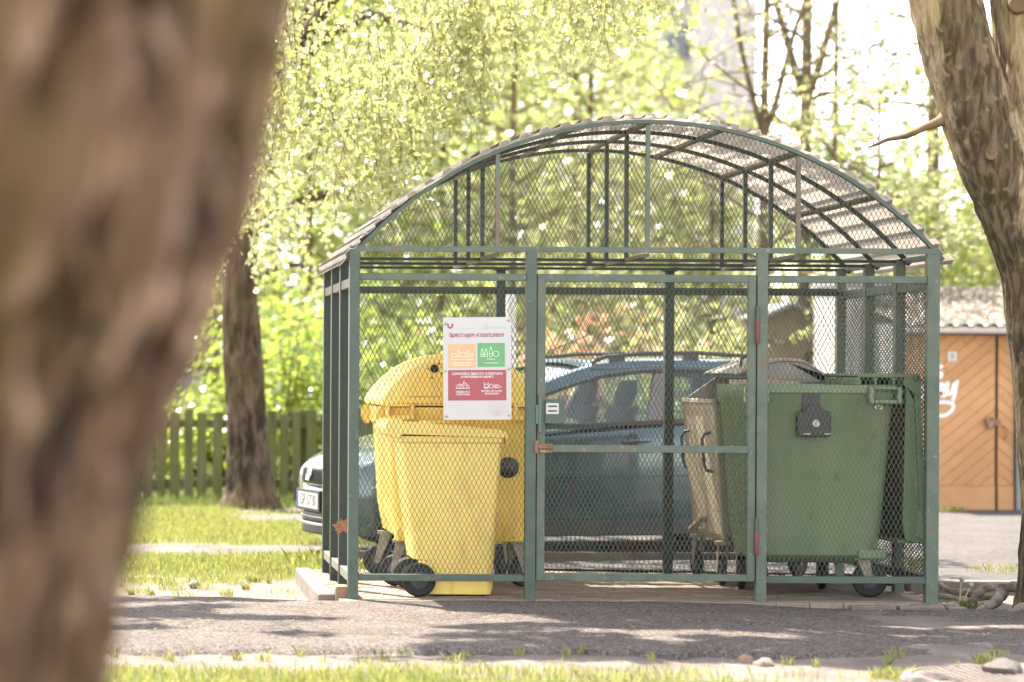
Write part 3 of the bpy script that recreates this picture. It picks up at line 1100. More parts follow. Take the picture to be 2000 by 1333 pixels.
for i, x in enumerate(POSTX):
    post(x, 0, -0.06, BZ + 0.012, 0.062 if i < 3 else 0.074, 0.06, M['paint_worn'] if i in (2, 3) else M['paint'])
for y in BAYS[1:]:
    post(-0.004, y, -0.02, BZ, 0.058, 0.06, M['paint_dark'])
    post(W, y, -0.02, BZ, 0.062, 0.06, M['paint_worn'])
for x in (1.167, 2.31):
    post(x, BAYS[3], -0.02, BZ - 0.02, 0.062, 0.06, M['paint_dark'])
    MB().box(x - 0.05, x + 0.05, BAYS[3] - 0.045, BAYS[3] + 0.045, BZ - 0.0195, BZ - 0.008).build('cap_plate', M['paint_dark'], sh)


def rail(x0, x1, y, z, h, d, mat, name='rail'):
    MB().box(x0, x1, y - d / 2, y + d / 2, z - h / 2, z + h / 2).build(name, mat, sh, bevel=0.002, seg=1)


# front panels' rails
rail(0.031, 1.031, 0, 1.935, 0.043, 0.04, M['paint_worn'])
rail(0.031, 1.031, 0, 0.128, 0.04, 0.04, M['paint'])
rail(2.48, 3.437, 0, 1.932, 0.043, 0.04, M['paint_worn'])
rail(2.48, 3.437, 0, 0.128, 0.04, 0.04, M['paint'])
# rear rails
for xa, xb in ((0.03, 1.136), (1.198, 2.279), (2.341, W - 0.031)):
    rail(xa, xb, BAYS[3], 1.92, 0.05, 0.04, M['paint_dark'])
    rail(xa, xb, BAYS[3], 0.125, 0.05, 0.04, M['paint_rusty'])
# side rails
for i in range(3):
    ya, yb = BAYS[i] + 0.031, BAYS[i + 1] - 0.031
    for x, mt in ((0.0, M['paint_rusty']), (W, M['paint_dark'])):
        for z, h in ((1.90, 0.055), (0.125, 0.055)):
            MB().box(x - 0.026, x + 0.02, ya, yb, z - h / 2, z + h / 2).build('side_rail', mt, sh, bevel=0.002, seg=1)


def arcpt(x, dr=0.0):
    a = math.acos(max(-1, min(1, (x - AX) / AR)))
    return (AX + (AR + dr) * cos(a), AZ + (AR + dr) * sin(a))


A0 = math.acos((-0.03 - AX) / AR)
A1 = math.acos((W + 0.07 - AX) / AR)
for k, y in enumerate(BAYS):
    rings = []
    n = 56
    for i in range(n + 1):
        a = A0 + (A1 - A0) * i / n
        c, s = cos(a), sin(a)
        ro, ri = AR, AR - 0.022
        dy = 0.018
        rings.append([(AX + ri * c, y - dy, AZ + ri * s), (AX + ro * c, y - dy, AZ + ro * s), (AX + ro * c, y + dy, AZ + ro * s), (AX + ri * c, y + dy, AZ + ri * s)])
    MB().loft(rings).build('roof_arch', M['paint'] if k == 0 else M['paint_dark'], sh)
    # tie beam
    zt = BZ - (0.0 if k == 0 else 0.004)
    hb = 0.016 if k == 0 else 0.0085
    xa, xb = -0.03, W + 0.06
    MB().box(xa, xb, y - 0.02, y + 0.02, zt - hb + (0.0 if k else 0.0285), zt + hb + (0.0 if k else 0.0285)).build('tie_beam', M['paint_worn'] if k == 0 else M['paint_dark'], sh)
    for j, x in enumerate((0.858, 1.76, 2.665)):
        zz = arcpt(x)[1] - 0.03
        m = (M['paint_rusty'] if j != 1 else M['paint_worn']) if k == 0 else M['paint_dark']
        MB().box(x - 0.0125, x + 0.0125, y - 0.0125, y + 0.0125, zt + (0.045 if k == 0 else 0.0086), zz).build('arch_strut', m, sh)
for x in (0.858, 1.76, 2.665):
    for i in range(3):
        MB().box(x - 0.016, x + 0.016, BAYS[i] + 0.021, BAYS[i + 1] - 0.021, BZ - 0.014, BZ + 0.008).build('roof_tie', M['paint_rusty'], sh)
for x in (0.428, 0.858, 1.305, 1.766, 2.21, 2.665, 3.135):
    px_, pz_ = arcpt(x, -0.012)
    a = atan2(pz_ - AZ, px_ - AX)
    for i in range(3):
        MB().bar((px_, BAYS[i] + 0.02, pz_), (px_, BAYS[i + 1] - 0.02, pz_), 0.032, 0.022, up=(cos(a), 0, sin(a))).build('purlin', M['paint_rusty'], sh)
for x in (-0.012, W + 0.03):
    for i in range(3):
        MB().box(x - 0.02, x + 0.02, BAYS[i] + 0.021, BAYS[i + 1] - 0.021, BZ - 0.016, BZ + 0.016).build('eaves_beam', M['paint_dark'], sh)

# corrugated roof sheet: trapezoid ribs run front to back
prof = []
pitch = 0.127 / AR
a = A0 + 0.028
aend = A1 - 0.02
while a > aend:
    for da, r in ((0, 0.012), (0.36, 0.012), (0.46, 0.034), (0.82, 0.034), (0.92, 0.012)):
        aa = a - da * pitch
        prof.append((AX + (AR + r) * cos(aa), AZ + (AR + r) * sin(aa)))
    a -= pitch
rows = []
for y in np.linspace(-0.03, BAYS[3] + 0.08, 9):
    rows.append([(x, y, z + 0.002 * nz(x * 3, y, 2)) for x, z in prof])
MB().grid(rows).build('roof_sheet', M['roof'], sh, solid=0.003)


# ---- expanded mesh panels
def clip_line(p, d, poly):
    """clip the 2D line p+t*d to a convex polygon (counter-clockwise)"""
    t0, t1 = -1e9, 1e9
    n = len(poly)
    for i in range(n):
        a, b = poly[i], poly[(i + 1) % n]
        nx_, ny_ = -(b[1] - a[1]), b[0] - a[0]
        num = nx_ * (p[0] - a[0]) + ny_ * (p[1] - a[1])
        den = nx_ * d[0] + ny_ * d[1]
        if abs(den) < 1e-12:
            if num < 0: return None
            continue
        t = -num / den
        if den > 0: t0 = max(t0, t)
        else: t1 = min(t1, t)
    return (t0, t1) if t1 - t0 > 1e-4 else None


def mesh_panel(name, poly, plane, off, parent, sw=0.0285, lw=0.056, w=0.0028, th=0.002, mat=None, vertical=True):
    """expanded metal lattice in a convex polygon (u,v); plane 'xz' or 'yz'"""
    mb = MB()
    if not vertical: sw, lw = lw, sw
    us = [q[0] for q in poly]
    vs_ = [q[1] for q in poly]
    for fam, sg in enumerate((1, -1)):
        d = Vector((sw / 2 * sg, lw / 2)).normalized()
        H = max(vs_) - min(vs_)
        run = H * (sw / lw)
        n = int((max(us) - min(us) + run) / sw) + 3
        for i in range(-2, n):
            u0 = (min(us) - (run if sg > 0 else 0)) + i * sw
            u0 = math.floor(u0 / sw) * sw
            pnt = (u0, min(vs_))
            c = clip_line(pnt, d, poly)
            if not c: continue
            a = (pnt[0] + d.x * c[0], pnt[1] + d.y * c[0])
            b = (pnt[0] + d.x * c[1], pnt[1] + d.y * c[1])
            o_ = off + fam * (th + 0.0002)
            if plane == 'xz':
                A, B = Vector((a[0], o_, a[1])), Vector((b[0], o_, b[1]))
                up = Vector((-d.y, 0, d.x))
            else:
                A, B = Vector((o_, a[0], a[1])), Vector((o_, b[0], b[1]))
                up = Vector((0, -d.y, d.x))
            mb.bar(A, B, th, w, up=up)
    return mb.build(name, mat or M['mesh'], parent)


def rect(x0, x1, z0, z1): return [(x0, z0), (x1, z0), (x1, z1), (x0, z1)]


def arch_poly(inset=0.02, z0=BZ + 0.03):
    pts = [arcpt(x, -inset)[0:2] for x in np.linspace(W - 0.06, 0.09, 40)]
    pts = [(x, z) for x, z in pts if z > z0 + 0.004]
    return [(pts[-1][0], z0), (pts[0][0], z0)] + pts


mesh_panel('mesh_panel', rect(0.028, 1.034, 0.14, 1.93), 'xz', 0.004, sh)
mesh_panel('mesh_panel', rect(2.478, 3.44, 0.14, 1.93), 'xz', 0.004, sh)
mesh_panel('gable_mesh', arch_poly(), 'xz', 0.004, sh)
mesh_panel('gable_mesh', arch_poly(z0=BZ), 'xz', BAYS[3] + 0.002, sh)
for xa, xb in ((0.02, 1.14), (1.195, 2.28), (2.34, W - 0.03)):
    mesh_panel('mesh_panel', rect(xa, xb, 0.13, 1.92), 'xz', BAYS[3] + 0.003, sh)
for i in range(3):
    mesh_panel('mesh_panel', rect(BAYS[i] + 0.03, BAYS[i + 1] - 0.03, 0.15, 1.88), 'yz', W + 0.01, sh, sw=0.030, lw=0.062, w=0.005, th=0.004, vertical=False)

# ---- gate
gt = empty('gate', (0, 0, 0))
gt.parent = sh
gx0, gx1, gz0, gz1 = 1.099, 2.412, 0.116, 1.956
fr = MB()
fr.box(gx0, gx0 + 0.05, -0.018, 0.022, gz0, gz1)
fr.box(gx1 - 0.045, gx1, -0.018, 0.022, gz0, gz1)
fr.box(gx0 + 0.05, gx1 - 0.045, -0.017, 0.021, gz1 - 0.047, gz1)
fr.box(gx0 + 0.05, gx1 - 0.045, -0.017, 0.021, gz0, gz0 + 0.04)
fr.box(gx0 + 0.05, gx1 - 0.045, -0.024, 0.002, 0.886, 0.930)
fr.build('gate_frame', M['paint_worn'], gt, bevel=0.002, seg=1)
mesh_panel('gate_mesh', rect(gx0 + 0.045, gx1 - 0.04, gz0 + 0.03, gz1 - 0.04), 'xz', 0.006, gt)
b = MB().box(1.146, 1.262, -0.032, 0.024, 1.058, 1.205)
b.build('lock_box', M['paint'], gt, bevel=0.003)
b = MB()
b.loft([[(x, yy, z) for x, z, _ in rrect(0.076, 0.066, 0.008, 3, 0, 1.189, 1.148)] for yy in (-0.0325, -0.0355)][::-1])
b.build('intercom_plate', M['white_board'], gt)
b = MB()
for z in (1.162, 1.134):
    b.loft([[(x, yy, zz) for x, zz, _ in rrect(0.054, 0.009, 0.004, 3, 0, 1.189, z)] for yy in (-0.0356, -0.0372)][::-1])
b.build('card_slot', M['black'], gt)
b = MB().box(1.108, 1.124, -0.034, -0.0185, 1.005, 1.235).box(1.085, 1.1075, -0.030, -0.012, 1.055, 1.17)
b.build('lock_guard', M['paint_rusty'], gt, bevel=0.002)
b = MB().tube([(1.095, -0.036, 0.88), (1.095, -0.036, 0.955)], 0.013, 10).tube([(1.10, -0.036, 0.915), (1.185, -0.036, 0.913)], 0.009, 10).box(1.105, 1.19, -0.034, -0.0245, 0.885, 0.937)
b.build('latch', M['rust'], gt, True, angle=40)
for z0 in (1.545, 0.275):
    b = MB().lathe((2.418, -0.032, z0), (0, 0, 1), [(0.012, 0), (0.013, 0.003), (0.013, 0.135), (0.011, 0.138)], 12)
    b.build('hinge', M['hinge_red'], gt, True, angle=40)
    b = MB().lathe((2.418, -0.032, z0 + 0.139), (0, 0, 1), [(0.011, 0), (0.011, 0.085)], 12)
    b.build('hinge', M['paint'], gt, True, angle=40)

# dead leaf caught on a side post
dl = []
c0 = Vector((SX - 0.012, SY + 0.585, 0.385))
for k in range(9):
    a = radians(-30 + k * 32)
    L = random.uniform(0.04, 0.075)
    d = Vector((cos(a), 0.15 * sin(3 * a), sin(a)))
    s = Vector((-sin(a), 0, cos(a))) * 0.012
    dl.append([c0 + s, c0 + d * L * 0.6 + s * 1.2, c0 + d * L + Vector((0, -0.01, 0)), c0 + d * L * 0.6 - s * 1.2, c0 - s])
o = fast_mesh('dead_leaf', np.array([[tuple(q) for q in t] for t in dl]), 5, M['deadleaf'])
tag(o, 'curled brown dead leaf caught between the left side posts', 'dead leaf')

# ------------------------------------------------------------------ poster
PO = empty('poster', at(932, 720, 14.5))
PO.rotation_euler = (0, radians(-0.6), 0)
tag(PO, 'white waste sorting notice board bolted to the mesh in front of the yellow bins', 'notice board')
pw, ph = 0.408, 0.615


def pz(v): return (0.5 - v) * ph
def px(u): return (u - 0.5) * pw


b = MB().box(-pw / 2, pw / 2, -0.003, 0, -ph / 2, ph / 2)
b.build('board', M['white_board'], PO)


def pbox(name, u0, u1, v0, v1, mat):
    return MB().box(px(u0), px(u1), -0.0042, -0.0032, pz(v1), pz(v0)).build(name, mat, PO)


pbox('orange_panel', 0.075, 0.475, 0.262, 0.495, M['orange_print'])
pbox('green_panel', 0.505, 0.905, 0.252, 0.485, M['green_print'])
pbox('red_panel', 0.07, 0.925, 0.515, 0.812, M['red_print'])
TR = (pi / 2, 0, 0)
def txt(name, s, size, mat, u, v, xs=1.0, align='CENTER', bold=0.0): return text_part(name, s, size, mat, PO, (px(u), -0.0049, pz(v)), TR, align, 0.0004, xs, bold)


txt('heading', 'ŠĶIROTAJIEM ATKRITUMIEM', 0.0315, M['crimson'], 0.49, 0.178, 0.80, bold=0.0005)
txt('green_caption', 'STIKLS', 0.0165, M['white_print'], 0.70, 0.412, 1.0, bold=0.0005)
txt('red_caption', 'UZMANĪBU! ŠĶIROTO ATKRITUMU', 0.0195, M['white_print'], 0.50, 0.552, 0.95, bold=0.0007)
txt('red_caption', 'KONTEINEROS NEMET:', 0.0195, M['white_print'], 0.50, 0.583, 0.95, bold=0.0007)
txt('red_caption', 'NEŠĶIROTUS', 0.0155, M['white_print'], 0.285, 0.729, 0.9, bold=0.0006)
txt('red_caption', 'ATKRITUMUS', 0.0155, M['white_print'], 0.285, 0.754, 0.9, bold=0.0006)
txt('red_caption', 'NETĪRU UN SLAPJU', 0.0155, M['white_print'], 0.71, 0.722, 0.9, bold=0.0006)
txt('red_caption', 'IEPAKOJUMU', 0.0155, M['white_print'], 0.71, 0.747, 0.9, bold=0.0006)
txt('orange_caption', 'PAPĪRS UN PLASTMASA', 0.0135, M['pale_orange_print'], 0.275, 0.412, 0.95, bold=0.0005)
# fine print reads only as thin lines
ln = MB()
Y = -0.0040
for v, u0, u1 in ((0.845, .12, .36), (0.872, .12, .38), (0.90, .12, .30)):
    u = u0
    while u < u1:
        L = random.uniform(0.02, 0.05)
        ribbon(ln, [(px(u), pz(v)), (px(min(u + L, u1)), pz(v))], 0.004, Y)
        u += L + 0.012
u = 0.17
while u < 0.47:
    L = random.uniform(0.02, 0.05)
    ribbon(ln, [(px(u), pz(0.105)), (px(u + L), pz(0.105))], 0.003, Y)
    u += L + 0.01
ln.build('fine_print', M['grey_print'], PO)
ln = MB()
u = 0.69
while u < 0.88:
    L = random.uniform(0.02, 0.05)
    ribbon(ln, [(px(u), pz(0.103)), (px(u + L), pz(0.103))], 0.004, Y)
    u += L + 0.01
cxx, czz = px(0.635), pz(0.098)
tri = [(cxx + 0.012 * cos(radians(a)), czz + 0.012 * sin(radians(a))) for a in (90, 30, -30, -90, -150, 150)]
for k in range(3):
    ribbon(ln, [tri[2 * k], tri[2 * k + 1]], 0.006, Y)
ribbon(ln, circle_pts(cxx, czz, 0.0105, 12), 0.003, Y)
ln.build('recycling_mark', M['olive_print'], PO)
ln = MB()
cxx, czz = px(0.105), pz(0.085)
for sg in (-1, 1):
    pts = [(cxx + sg * 0.002, czz - 0.012), (cxx + sg * 0.010, czz - 0.006), (cxx + sg * 0.014, czz + 0.004), (cxx + sg * 0.013, czz + 0.012)]
    ribbon(ln, pts, 0.0085, Y)
ln.build('flower_logo', M['crimson'], PO)
ln = MB()
Y2 = -0.0047
bx, bz = px(0.655), pz(0.385)
for k, (dx, h, w_) in enumerate(((-0.045, 0.046, 0.016), (-0.022, 0.046, 0.016), (0.006, 0.058, 0.018))):
    x0 = bx + dx + 0.012
    pts = [(x0 - w_ / 2, bz), (x0 + w_ / 2, bz), (x0 + w_ / 2, bz + h * 0.55), (x0 + w_ * 0.2, bz + h * 0.8), (x0 + w_ * 0.2, bz + h), (x0 - w_ * 0.2, bz + h), (x0 - w_ * 0.2, bz + h * 0.8), (x0 - w_ / 2, bz + h * 0.55)]
    ribbon(ln, pts, 0.0028, Y2, True)
    ribbon(ln, [(x0 - w_ / 2, bz + h * 0.3), (x0 + w_ / 2, bz + h * 0.3)], 0.0028, Y2)
ribbon(ln, circle_pts(bx + 0.05, bz + 0.016, 0.0165, 18), 0.003, Y2)
for v, u0, u1 in ((0.447, .60, .81),):
    ribbon(ln, [(px(u0), pz(v)), (px(u1), pz(v))], 0.003, Y2)
ln.build('bottle_icons', M['pale_green_print'], PO)
ln = MB()
for v, u0, u1 in ((0.44, .13, .42), (0.456, .11, .44), (0.472, .15, .40)):
    ribbon(ln, [(px(u0), pz(v)), (px(u1), pz(v))], 0.003, Y2)
ox, oz = px(0.12), pz(0.385)
for k, (dx, w_, h) in enumerate(((0, 0.03, 0.02), (0.036, 0.012, 0.036), (0.054, 0.03, 0.026), (0.09, 0.016, 0.034), (0.11, 0.02, 0.016))):
    ribbon(ln, [(ox + dx, oz), (ox + dx + w_, oz), (ox + dx + w_ * 0.85, oz + h), (ox + dx + w_ * 0.15, oz + h)], 0.0028, Y2, True)
ln.build('packaging_icons', M['pale_orange_print'], PO)
ln = MB()
cx_, cz_ = px(0.285), pz(0.693)
ribbon(ln, [(cx_ - 0.042, cz_), (cx_ + 0.042, cz_)], 0.003, Y2)
hump = [(cx_ - 0.038, cz_), (cx_ - 0.034, cz_ + 0.018), (cx_ - 0.018, cz_ + 0.026), (cx_, cz_ + 0.022), (cx_ + 0.006, cz_ + 0.034), (cx_ + 0.022, cz_ + 0.028), (cx_ + 0.034, cz_ + 0.016), (cx_ + 0.04, cz_)]
ribbon(ln, hump, 0.003, Y2)
ribbon(ln, circle_pts(cx_ - 0.014, cz_ + 0.010, 0.009, 10), 0.0026, Y2)
ribbon(ln, circle_pts(cx_ + 0.014, cz_ + 0.010, 0.011, 10), 0.0026, Y2)
ribbon(ln, [(cx_ + 0.002, cz_ + 0.03), (cx_ + 0.01, cz_ + 0.046)], 0.003, Y2)
cx_ = px(0.63)
ribbon(ln, [(cx_ - 0.012, cz_ + 0.036), (cx_ - 0.012, cz_), (cx_ + 0.012, cz_), (cx_ + 0.012, cz_ + 0.036)], 0.003, Y2)
ribbon(ln, [(cx_ - 0.009, cz_ + 0.024), (cx_ + 0.009, cz_ + 0.024)], 0.003, Y2)
ribbon(ln, [(cx_ - 0.009, cz_ + 0.006), (cx_ + 0.009, cz_ + 0.006)], 0.004, Y2)
ribbon(ln, circle_pts(cx_ + 0.03, cz_ + 0.012, 0.012, 12), 0.003, Y2)
ribbon(ln, [(cx_ + 0.048, cz_ + 0.004), (cx_ + 0.046, cz_ + 0.014), (cx_ + 0.056, cz_ + 0.02), (cx_ + 0.074, cz_ + 0.018), (cx_ + 0.09, cz_ + 0.008), (cx_ + 0.074, cz_ + 0.002)], 0.003, Y2, True)
for k in range(3):
    ribbon(ln, [(cx_ + 0.054 + 0.007 * k, cz_ + 0.004), (cx_ + 0.054 + 0.007 * k, cz_ + 0.018)], 0.0022, Y2)
ln.build('rubbish_icons', M['white_print'], PO)
ln = MB()
lx, lz = px(0.80), pz(0.955)


def petal(ang, L, wd):
    a = radians(ang)
    d = Vector((cos(a), sin(a)))
    s = Vector((-sin(a), cos(a)))
    pts = []
    for t in np.linspace(0, 1, 9):
        pts.append((lx + d.x * L * t + s.x * wd * sin(pi * t ** 0.8), lz + d.y * L * t + s.y * wd * sin(pi * t ** 0.8)))
    for t in np.linspace(1, 0, 9):
        pts.append((lx + d.x * L * t - s.x * wd * sin(pi * t ** 0.8), lz + d.y * L * t - s.y * wd * sin(pi * t ** 0.8)))
    ribbon(ln, pts, 0.0014, Y)


for ang, L, wd in ((76, 0.082, 0.015), (104, 0.082, 0.015), (50, 0.082, 0.014), (130, 0.082, 0.014), (25, 0.07, 0.013), (155, 0.075, 0.013)):
    petal(ang, L, wd)
ln.build('lotus_drawing', M['pale_red_line'], PO)
for u, v in ((0.03, 0.06), (0.965, 0.03), (0.03, 0.52), (0.965, 0.505), (0.045, 0.965), (0.96, 0.955)):
    MB().lathe((px(u), -0.0032, pz(v)), (0, -1, 0), [(0.0085, 0), (0.0085, 0.002), (0.005, 0.005), (0.002, 0.006)], 12).build('bolt', M['steel'], PO, True, angle=50)


# ------------------------------------------------------------------ containers
def caster(parent, x, y, r=0.1, rot=0.0, trail=0.05, top=0.30, wid=0.045, narrow=False):
    """swivel caster: plate, fork, tyre with hub; part with sub-parts"""
    c = MB()
    R = Matrix.Rotation(rot, 3, 'Z')

    def T(p): return Vector((x, y, 0)) + R @ Vector(p)
    for s in (-1, 1):
        yy = s * (wid / 2 + 0.008)
        out = [(-0.038, top - 0.02), (0.036, top - 0.02), (trail + 0.022, r), (trail + 0.008, r - 0.022), (trail - 0.014, r - 0.012)]
        n = len(out)
        vs = [T((a, yy - 0.003, z)) for a, z in out] + [T((a, yy + 0.003, z)) for a, z in out]
        c.add(vs, [tuple(range(n)), tuple(reversed(range(n, 2 * n)))] + [(k, n + k, n + (k + 1) % n, (k + 1) % n) for k in range(n)])
    vs = [T((a, b, z)) for z in (top - 0.022, top) for a, b in ((-0.055, -0.045), (0.055, -0.045), (0.055, 0.045), (-0.055, 0.045))]
    c.add(vs, [(3, 2, 1, 0), (4, 5, 6, 7), (0, 1, 5, 4), (1, 2, 6, 5), (2, 3, 7, 6), (3, 0, 4, 7)])
    o = c.build('caster', M['caster_steel'], parent)
    ax = R @ Vector((0, 1, 0))
    ctr = T((trail, 0, r))
    h = wid / 2
    t = MB().lathe(ctr - ax * h, ax, [(r * 0.62, 0.002), (r * 0.9, 0), (r, h * 0.5), (r, h * 1.5), (r * 0.9, 2 * h), (r * 0.62, 2 * h - 0.002)], 28)
    t.build('tyre', M['tyre'], o, True, angle=40)
    t = MB().lathe(ctr - ax * (h * 0.9), ax, [(r * 0.25, -0.004), (r * 0.6, 0.002), (r * 0.6, 1.8 * h - 0.002), (r * 0.25, 1.8 * h + 0.004)], 20)
    t.build('hub', M['hub'], o, True, angle=40)
    return o


# --- small yellow wheeled bin
SB = empty('wheeled_bin', (1.95, 14.905, 0.0))
tag(SB, 'smaller pale yellow two wheeled bin standing in front of the big yellow container', 'wheelie bin')
rings = []
for z, xa, xb, d, r in ((0.012, -0.125, 0.272, 0.40, 0.05), (0.05, -0.130, 0.280, 0.42, 0.05), (0.215, -0.135, 0.285, 0.43, 0.045), (0.225, -0.205, 0.286, 0.435, 0.04),
                        (0.6, -0.252, 0.305, 0.48, 0.035), (0.93, -0.288, 0.322, 0.525, 0.035), (0.94, -0.305, 0.333, 0.545, 0.03), (0.975, -0.307, 0.335, 0.55, 0.03)):
    rings.append(rrect(xb - xa, d, r, 5, z, (xa + xb) / 2, 0))
MB().loft(rings).build('body', M['yellow'], SB, True, angle=38)
b = MB()
lid = [(-0.385, 0.985), (-0.392, 1.02), (-0.385, 1.055), (-0.362, 1.076), (-0.30, 1.078), (-0.27, 1.058), (-0.05, 1.050), (0.30, 1.016), (0.345, 1.0), (0.352, 0.93), (0.342, 0.93), (0.336, 0.968), (-0.29, 0.985), (-0.30, 0.965), (-0.33, 0.962)]
b.prism_y([(x, z) for x, z in lid], -0.29, 0.29)
b.build('lid', M['yellow_lid'], SB, bevel=0.006, seg=2)
b = MB()
for yy in (-0.292, 0.288):
    b.box(-0.30, 0.335, yy, yy + 0.004, 1.0, 1.004)
b.box(-0.13, 0.02, -0.2, 0.2, 1.052, 1.062)
b.build('lid_ridge', M['yellow_big'], SB)
b = MB()
for xx in (-0.08, 0.09):
    b.prism_x([(-0.274, 0.93), (-0.25, 0.93), (-0.245, 0.84)], xx - 0.008, xx + 0.008)
b.build('rim_gusset', M['yellow'], SB)
for yy in (-0.27, 0.225):
    w_ = MB().lathe((-0.18, yy, 0.103), (0, 1, 0), [(0.06, 0.004), (0.092, 0.0), (0.103, 0.012), (0.103, 0.036), (0.092, 0.048), (0.06, 0.044)], 32).build('wheel', M['tyre'], SB, True, angle=40)
    MB().lathe((-0.18, yy + 0.002, 0.103), (0, 1, 0), [(0.02, -0.004), (0.063, 0.004), (0.063, 0.040), (0.02, 0.044)], 24).build('hub', M['hub'], w_, True, angle=40)
MB().tube([(-0.18, -0.26, 0.103), (-0.18, 0.26, 0.103)], 0.011, 8).build('axle', M['steel'], SB)

# --- big yellow domed container
YB = empty('recycling_container', (2.115, 15.80, 0.0))
tag(YB, 'big yellow four wheeled container with a domed lid behind the small yellow bin', 'waste container')
DY = 0.56
rings = []
for z, w_, d, r in ((0.275, 0.66, 0.92, 0.09), (0.32, 0.80, 1.0, 0.08), (0.5, 0.87, 1.03, 0.07), (1.02, 0.93, 1.08, 0.06), (1.04, 0.97, 1.10, 0.05), (1.14, 0.98, 1.11, 0.05)):
    rings.append(rrect(w_, d, r, 6, z))
MB().loft(rings).build('body', M['yellow_big'], YB, True, angle=38)


def dome(hw, h, z0, n=26, k=1.0):
    R_ = (hw * hw + h * h) / (2 * h)
    out = []
    a0 = math.asin(min(1, hw / R_))
    for i in range(n + 1):
        a = a0 - 2 * a0 * i / n
        out.append((R_ * sin(a), z0 + h - R_ + R_ * cos(a)))
    return out


b = MB()
o_ = dome(0.515, 0.30, 1.185)
b.prism_y([(-0.515, 1.15), (0.515, 1.15)] + o_, -DY, DY)
b.build('lid', M['yellow_lid'], YB, True, bevel=0.012, seg=3, angle=30)
# raised end panel and its grooves
b = MB()
o2 = dome(0.42, 0.235, 1.195)
b.prism_y([(-0.42, 1.165), (0.42, 1.165)] + o2, -DY - 0.012, -DY + 0.001)
b.build('lid_end', M['yellow_big'], YB, True, bevel=0.006, seg=2, angle=30)
b = MB()
b.box(-0.36, -0.14, -DY - 0.0128, -DY - 0.011, 1.205, 1.21)
b.tube([(-0.055, -DY - 0.0125, 1.44), (-0.055, -DY - 0.0125, 1.24), (-0.04, -DY - 0.0125, 1.21), (0.1, -DY - 0.0125, 1.207)], 0.0028, 6)
b.build('lid_groove', M['rust'], YB)
b = MB()
b.lathe((-0.185, -DY - 0.0115, 1.385), (0, -1, 0), [(0.027, 0.0), (0.027, 0.002), (0.022, 0.003)], 20)
for dx, dz in ((-0.04, 0.0), (0.028, 0.032), (0.045, -0.03), (-0.015, -0.058)):
    b.lathe((-0.185 + dx, -DY - 0.0115, 1.385 + dz), (0, -1, 0), [(0.006, 0.0), (0.006, 0.002)], 10)
b.build('vent_hole', M['void'], YB)
for sx in (-1, 1):
    xa, xb = (-0.49, -0.315) if sx < 0 else (0.315, 0.49)
    b = MB()
    b.box(xa, xa + 0.022, -DY - 0.045, -DY + 0.02, 1.06, 1.165).box(xb - 0.022, xb, -DY - 0.045, -DY + 0.02, 1.06, 1.165)
    b.box(xa + 0.022, xb - 0.022, -DY - 0.045, -DY + 0.02, 1.06, 1.09).box(xa + 0.022, xb - 0.022, -DY - 0.045, -DY + 0.02, 1.145, 1.165)
    b.build('handle', M['yellow_big'], YB, bevel=0.006)
b = MB()
b.loft([[(-0.515 - 0.03 * sin(pi * t), -0.5 + 0.02 * k, 1.15 - 0.13 * t) for k in (0, 1)] + [(-0.49 + 0.0 * t, -0.5 + 0.02 * k, 1.15 - 0.13 * t) for k in (1, 0)] for t in np.linspace(0, 1, 6)])
b.loft([[(-0.515 - 0.03 * sin(pi * t), 0.48 + 0.02 * k, 1.15 - 0.13 * t) for k in (0, 1)] + [(-0.49 + 0.0 * t, 0.48 + 0.02 * k, 1.15 - 0.13 * t) for k in (1, 0)] for t in np.linspace(0, 1, 6)])
b.build('lid_hinge', M['yellow_big'], YB)
b = MB().lathe((0.29, -0.512, 0.765), (0, -1, 0), [(0.068, 0.0), (0.068, 0.018), (0.058, 0.022)], 28)
b.build('drain_plug', M['black'], YB, True, angle=40)
b = MB().box(0.235, 0.345, -0.5375, -0.5345, 0.757, 0.765)
b.build('plug_slot', M['hub'], YB)
for sx in (-1, 1):
    b = MB().box(sx * 0.34 - 0.07, sx * 0.34 + 0.07, -0.485, -0.36, 0.29, 0.375)
    b.build('caster_bracket', M['yellow_big'], YB, bevel=0.01)
for cx_, cy_, rot in ((-0.36, -0.40, radians(155)), (0.36, -0.40, radians(20)), (-0.38, 0.42, radians(170)), (0.38, 0.42, radians(60))):
    caster(YB, cx_, cy_, 0.1, rot)

# --- green container with the lid hanging open on the right
GB = empty('green_container', (4.215, 15.06, 0.0))
tag(GB, 'green plastic four wheeled waste container with its lid hanging open on the right', 'waste container')
rings = []
for z, w_, d, r in ((0.205, 0.60, 0.40, 0.08), (0.225, 0.70, 0.52, 0.10), (0.26, 0.76, 0.60, 0.10), (0.42, 0.80, 0.64, 0.08), (1.18, 0.90, 0.70, 0.06), (1.2, 0.93, 0.725, 0.05), (1.285, 0.945, 0.735, 0.05), (1.30, 0.95, 0.74, 0.05), (1.30, 0.86, 0.66, 0.04), (1.0, 0.80, 0.6, 0.04)):
    rings.append(rrect(w_, d, r, 6, z))
MB().loft(rings, cap1=False).build('body', M['green'], GB, True, angle=40)
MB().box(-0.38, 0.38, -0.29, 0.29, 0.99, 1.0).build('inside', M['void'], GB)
b = MB()
b.box(-0.36, 0.28, -0.385, -0.366, 1.245, 1.30)
b.build('rim_flange', M['green'], GB, bevel=0.008)
for xa, xb in ((0.275, 0.475), (-0.475, -0.33)):
    b = MB()
    y0, y1 = -0.425, -0.366
    b.box(xa, xa + 0.03, y0, y1, 1.185, 1.29).box(xb - 0.03, xb, y0, y1, 1.185, 1.29)
    b.box(xa + 0.03, xb - 0.03, y0, y1, 1.185, 1.21).box(xa + 0.03, xb - 0.03, y0, y1, 1.27, 1.29)
    b.build('handle', M['green'], GB, bevel=0.008)
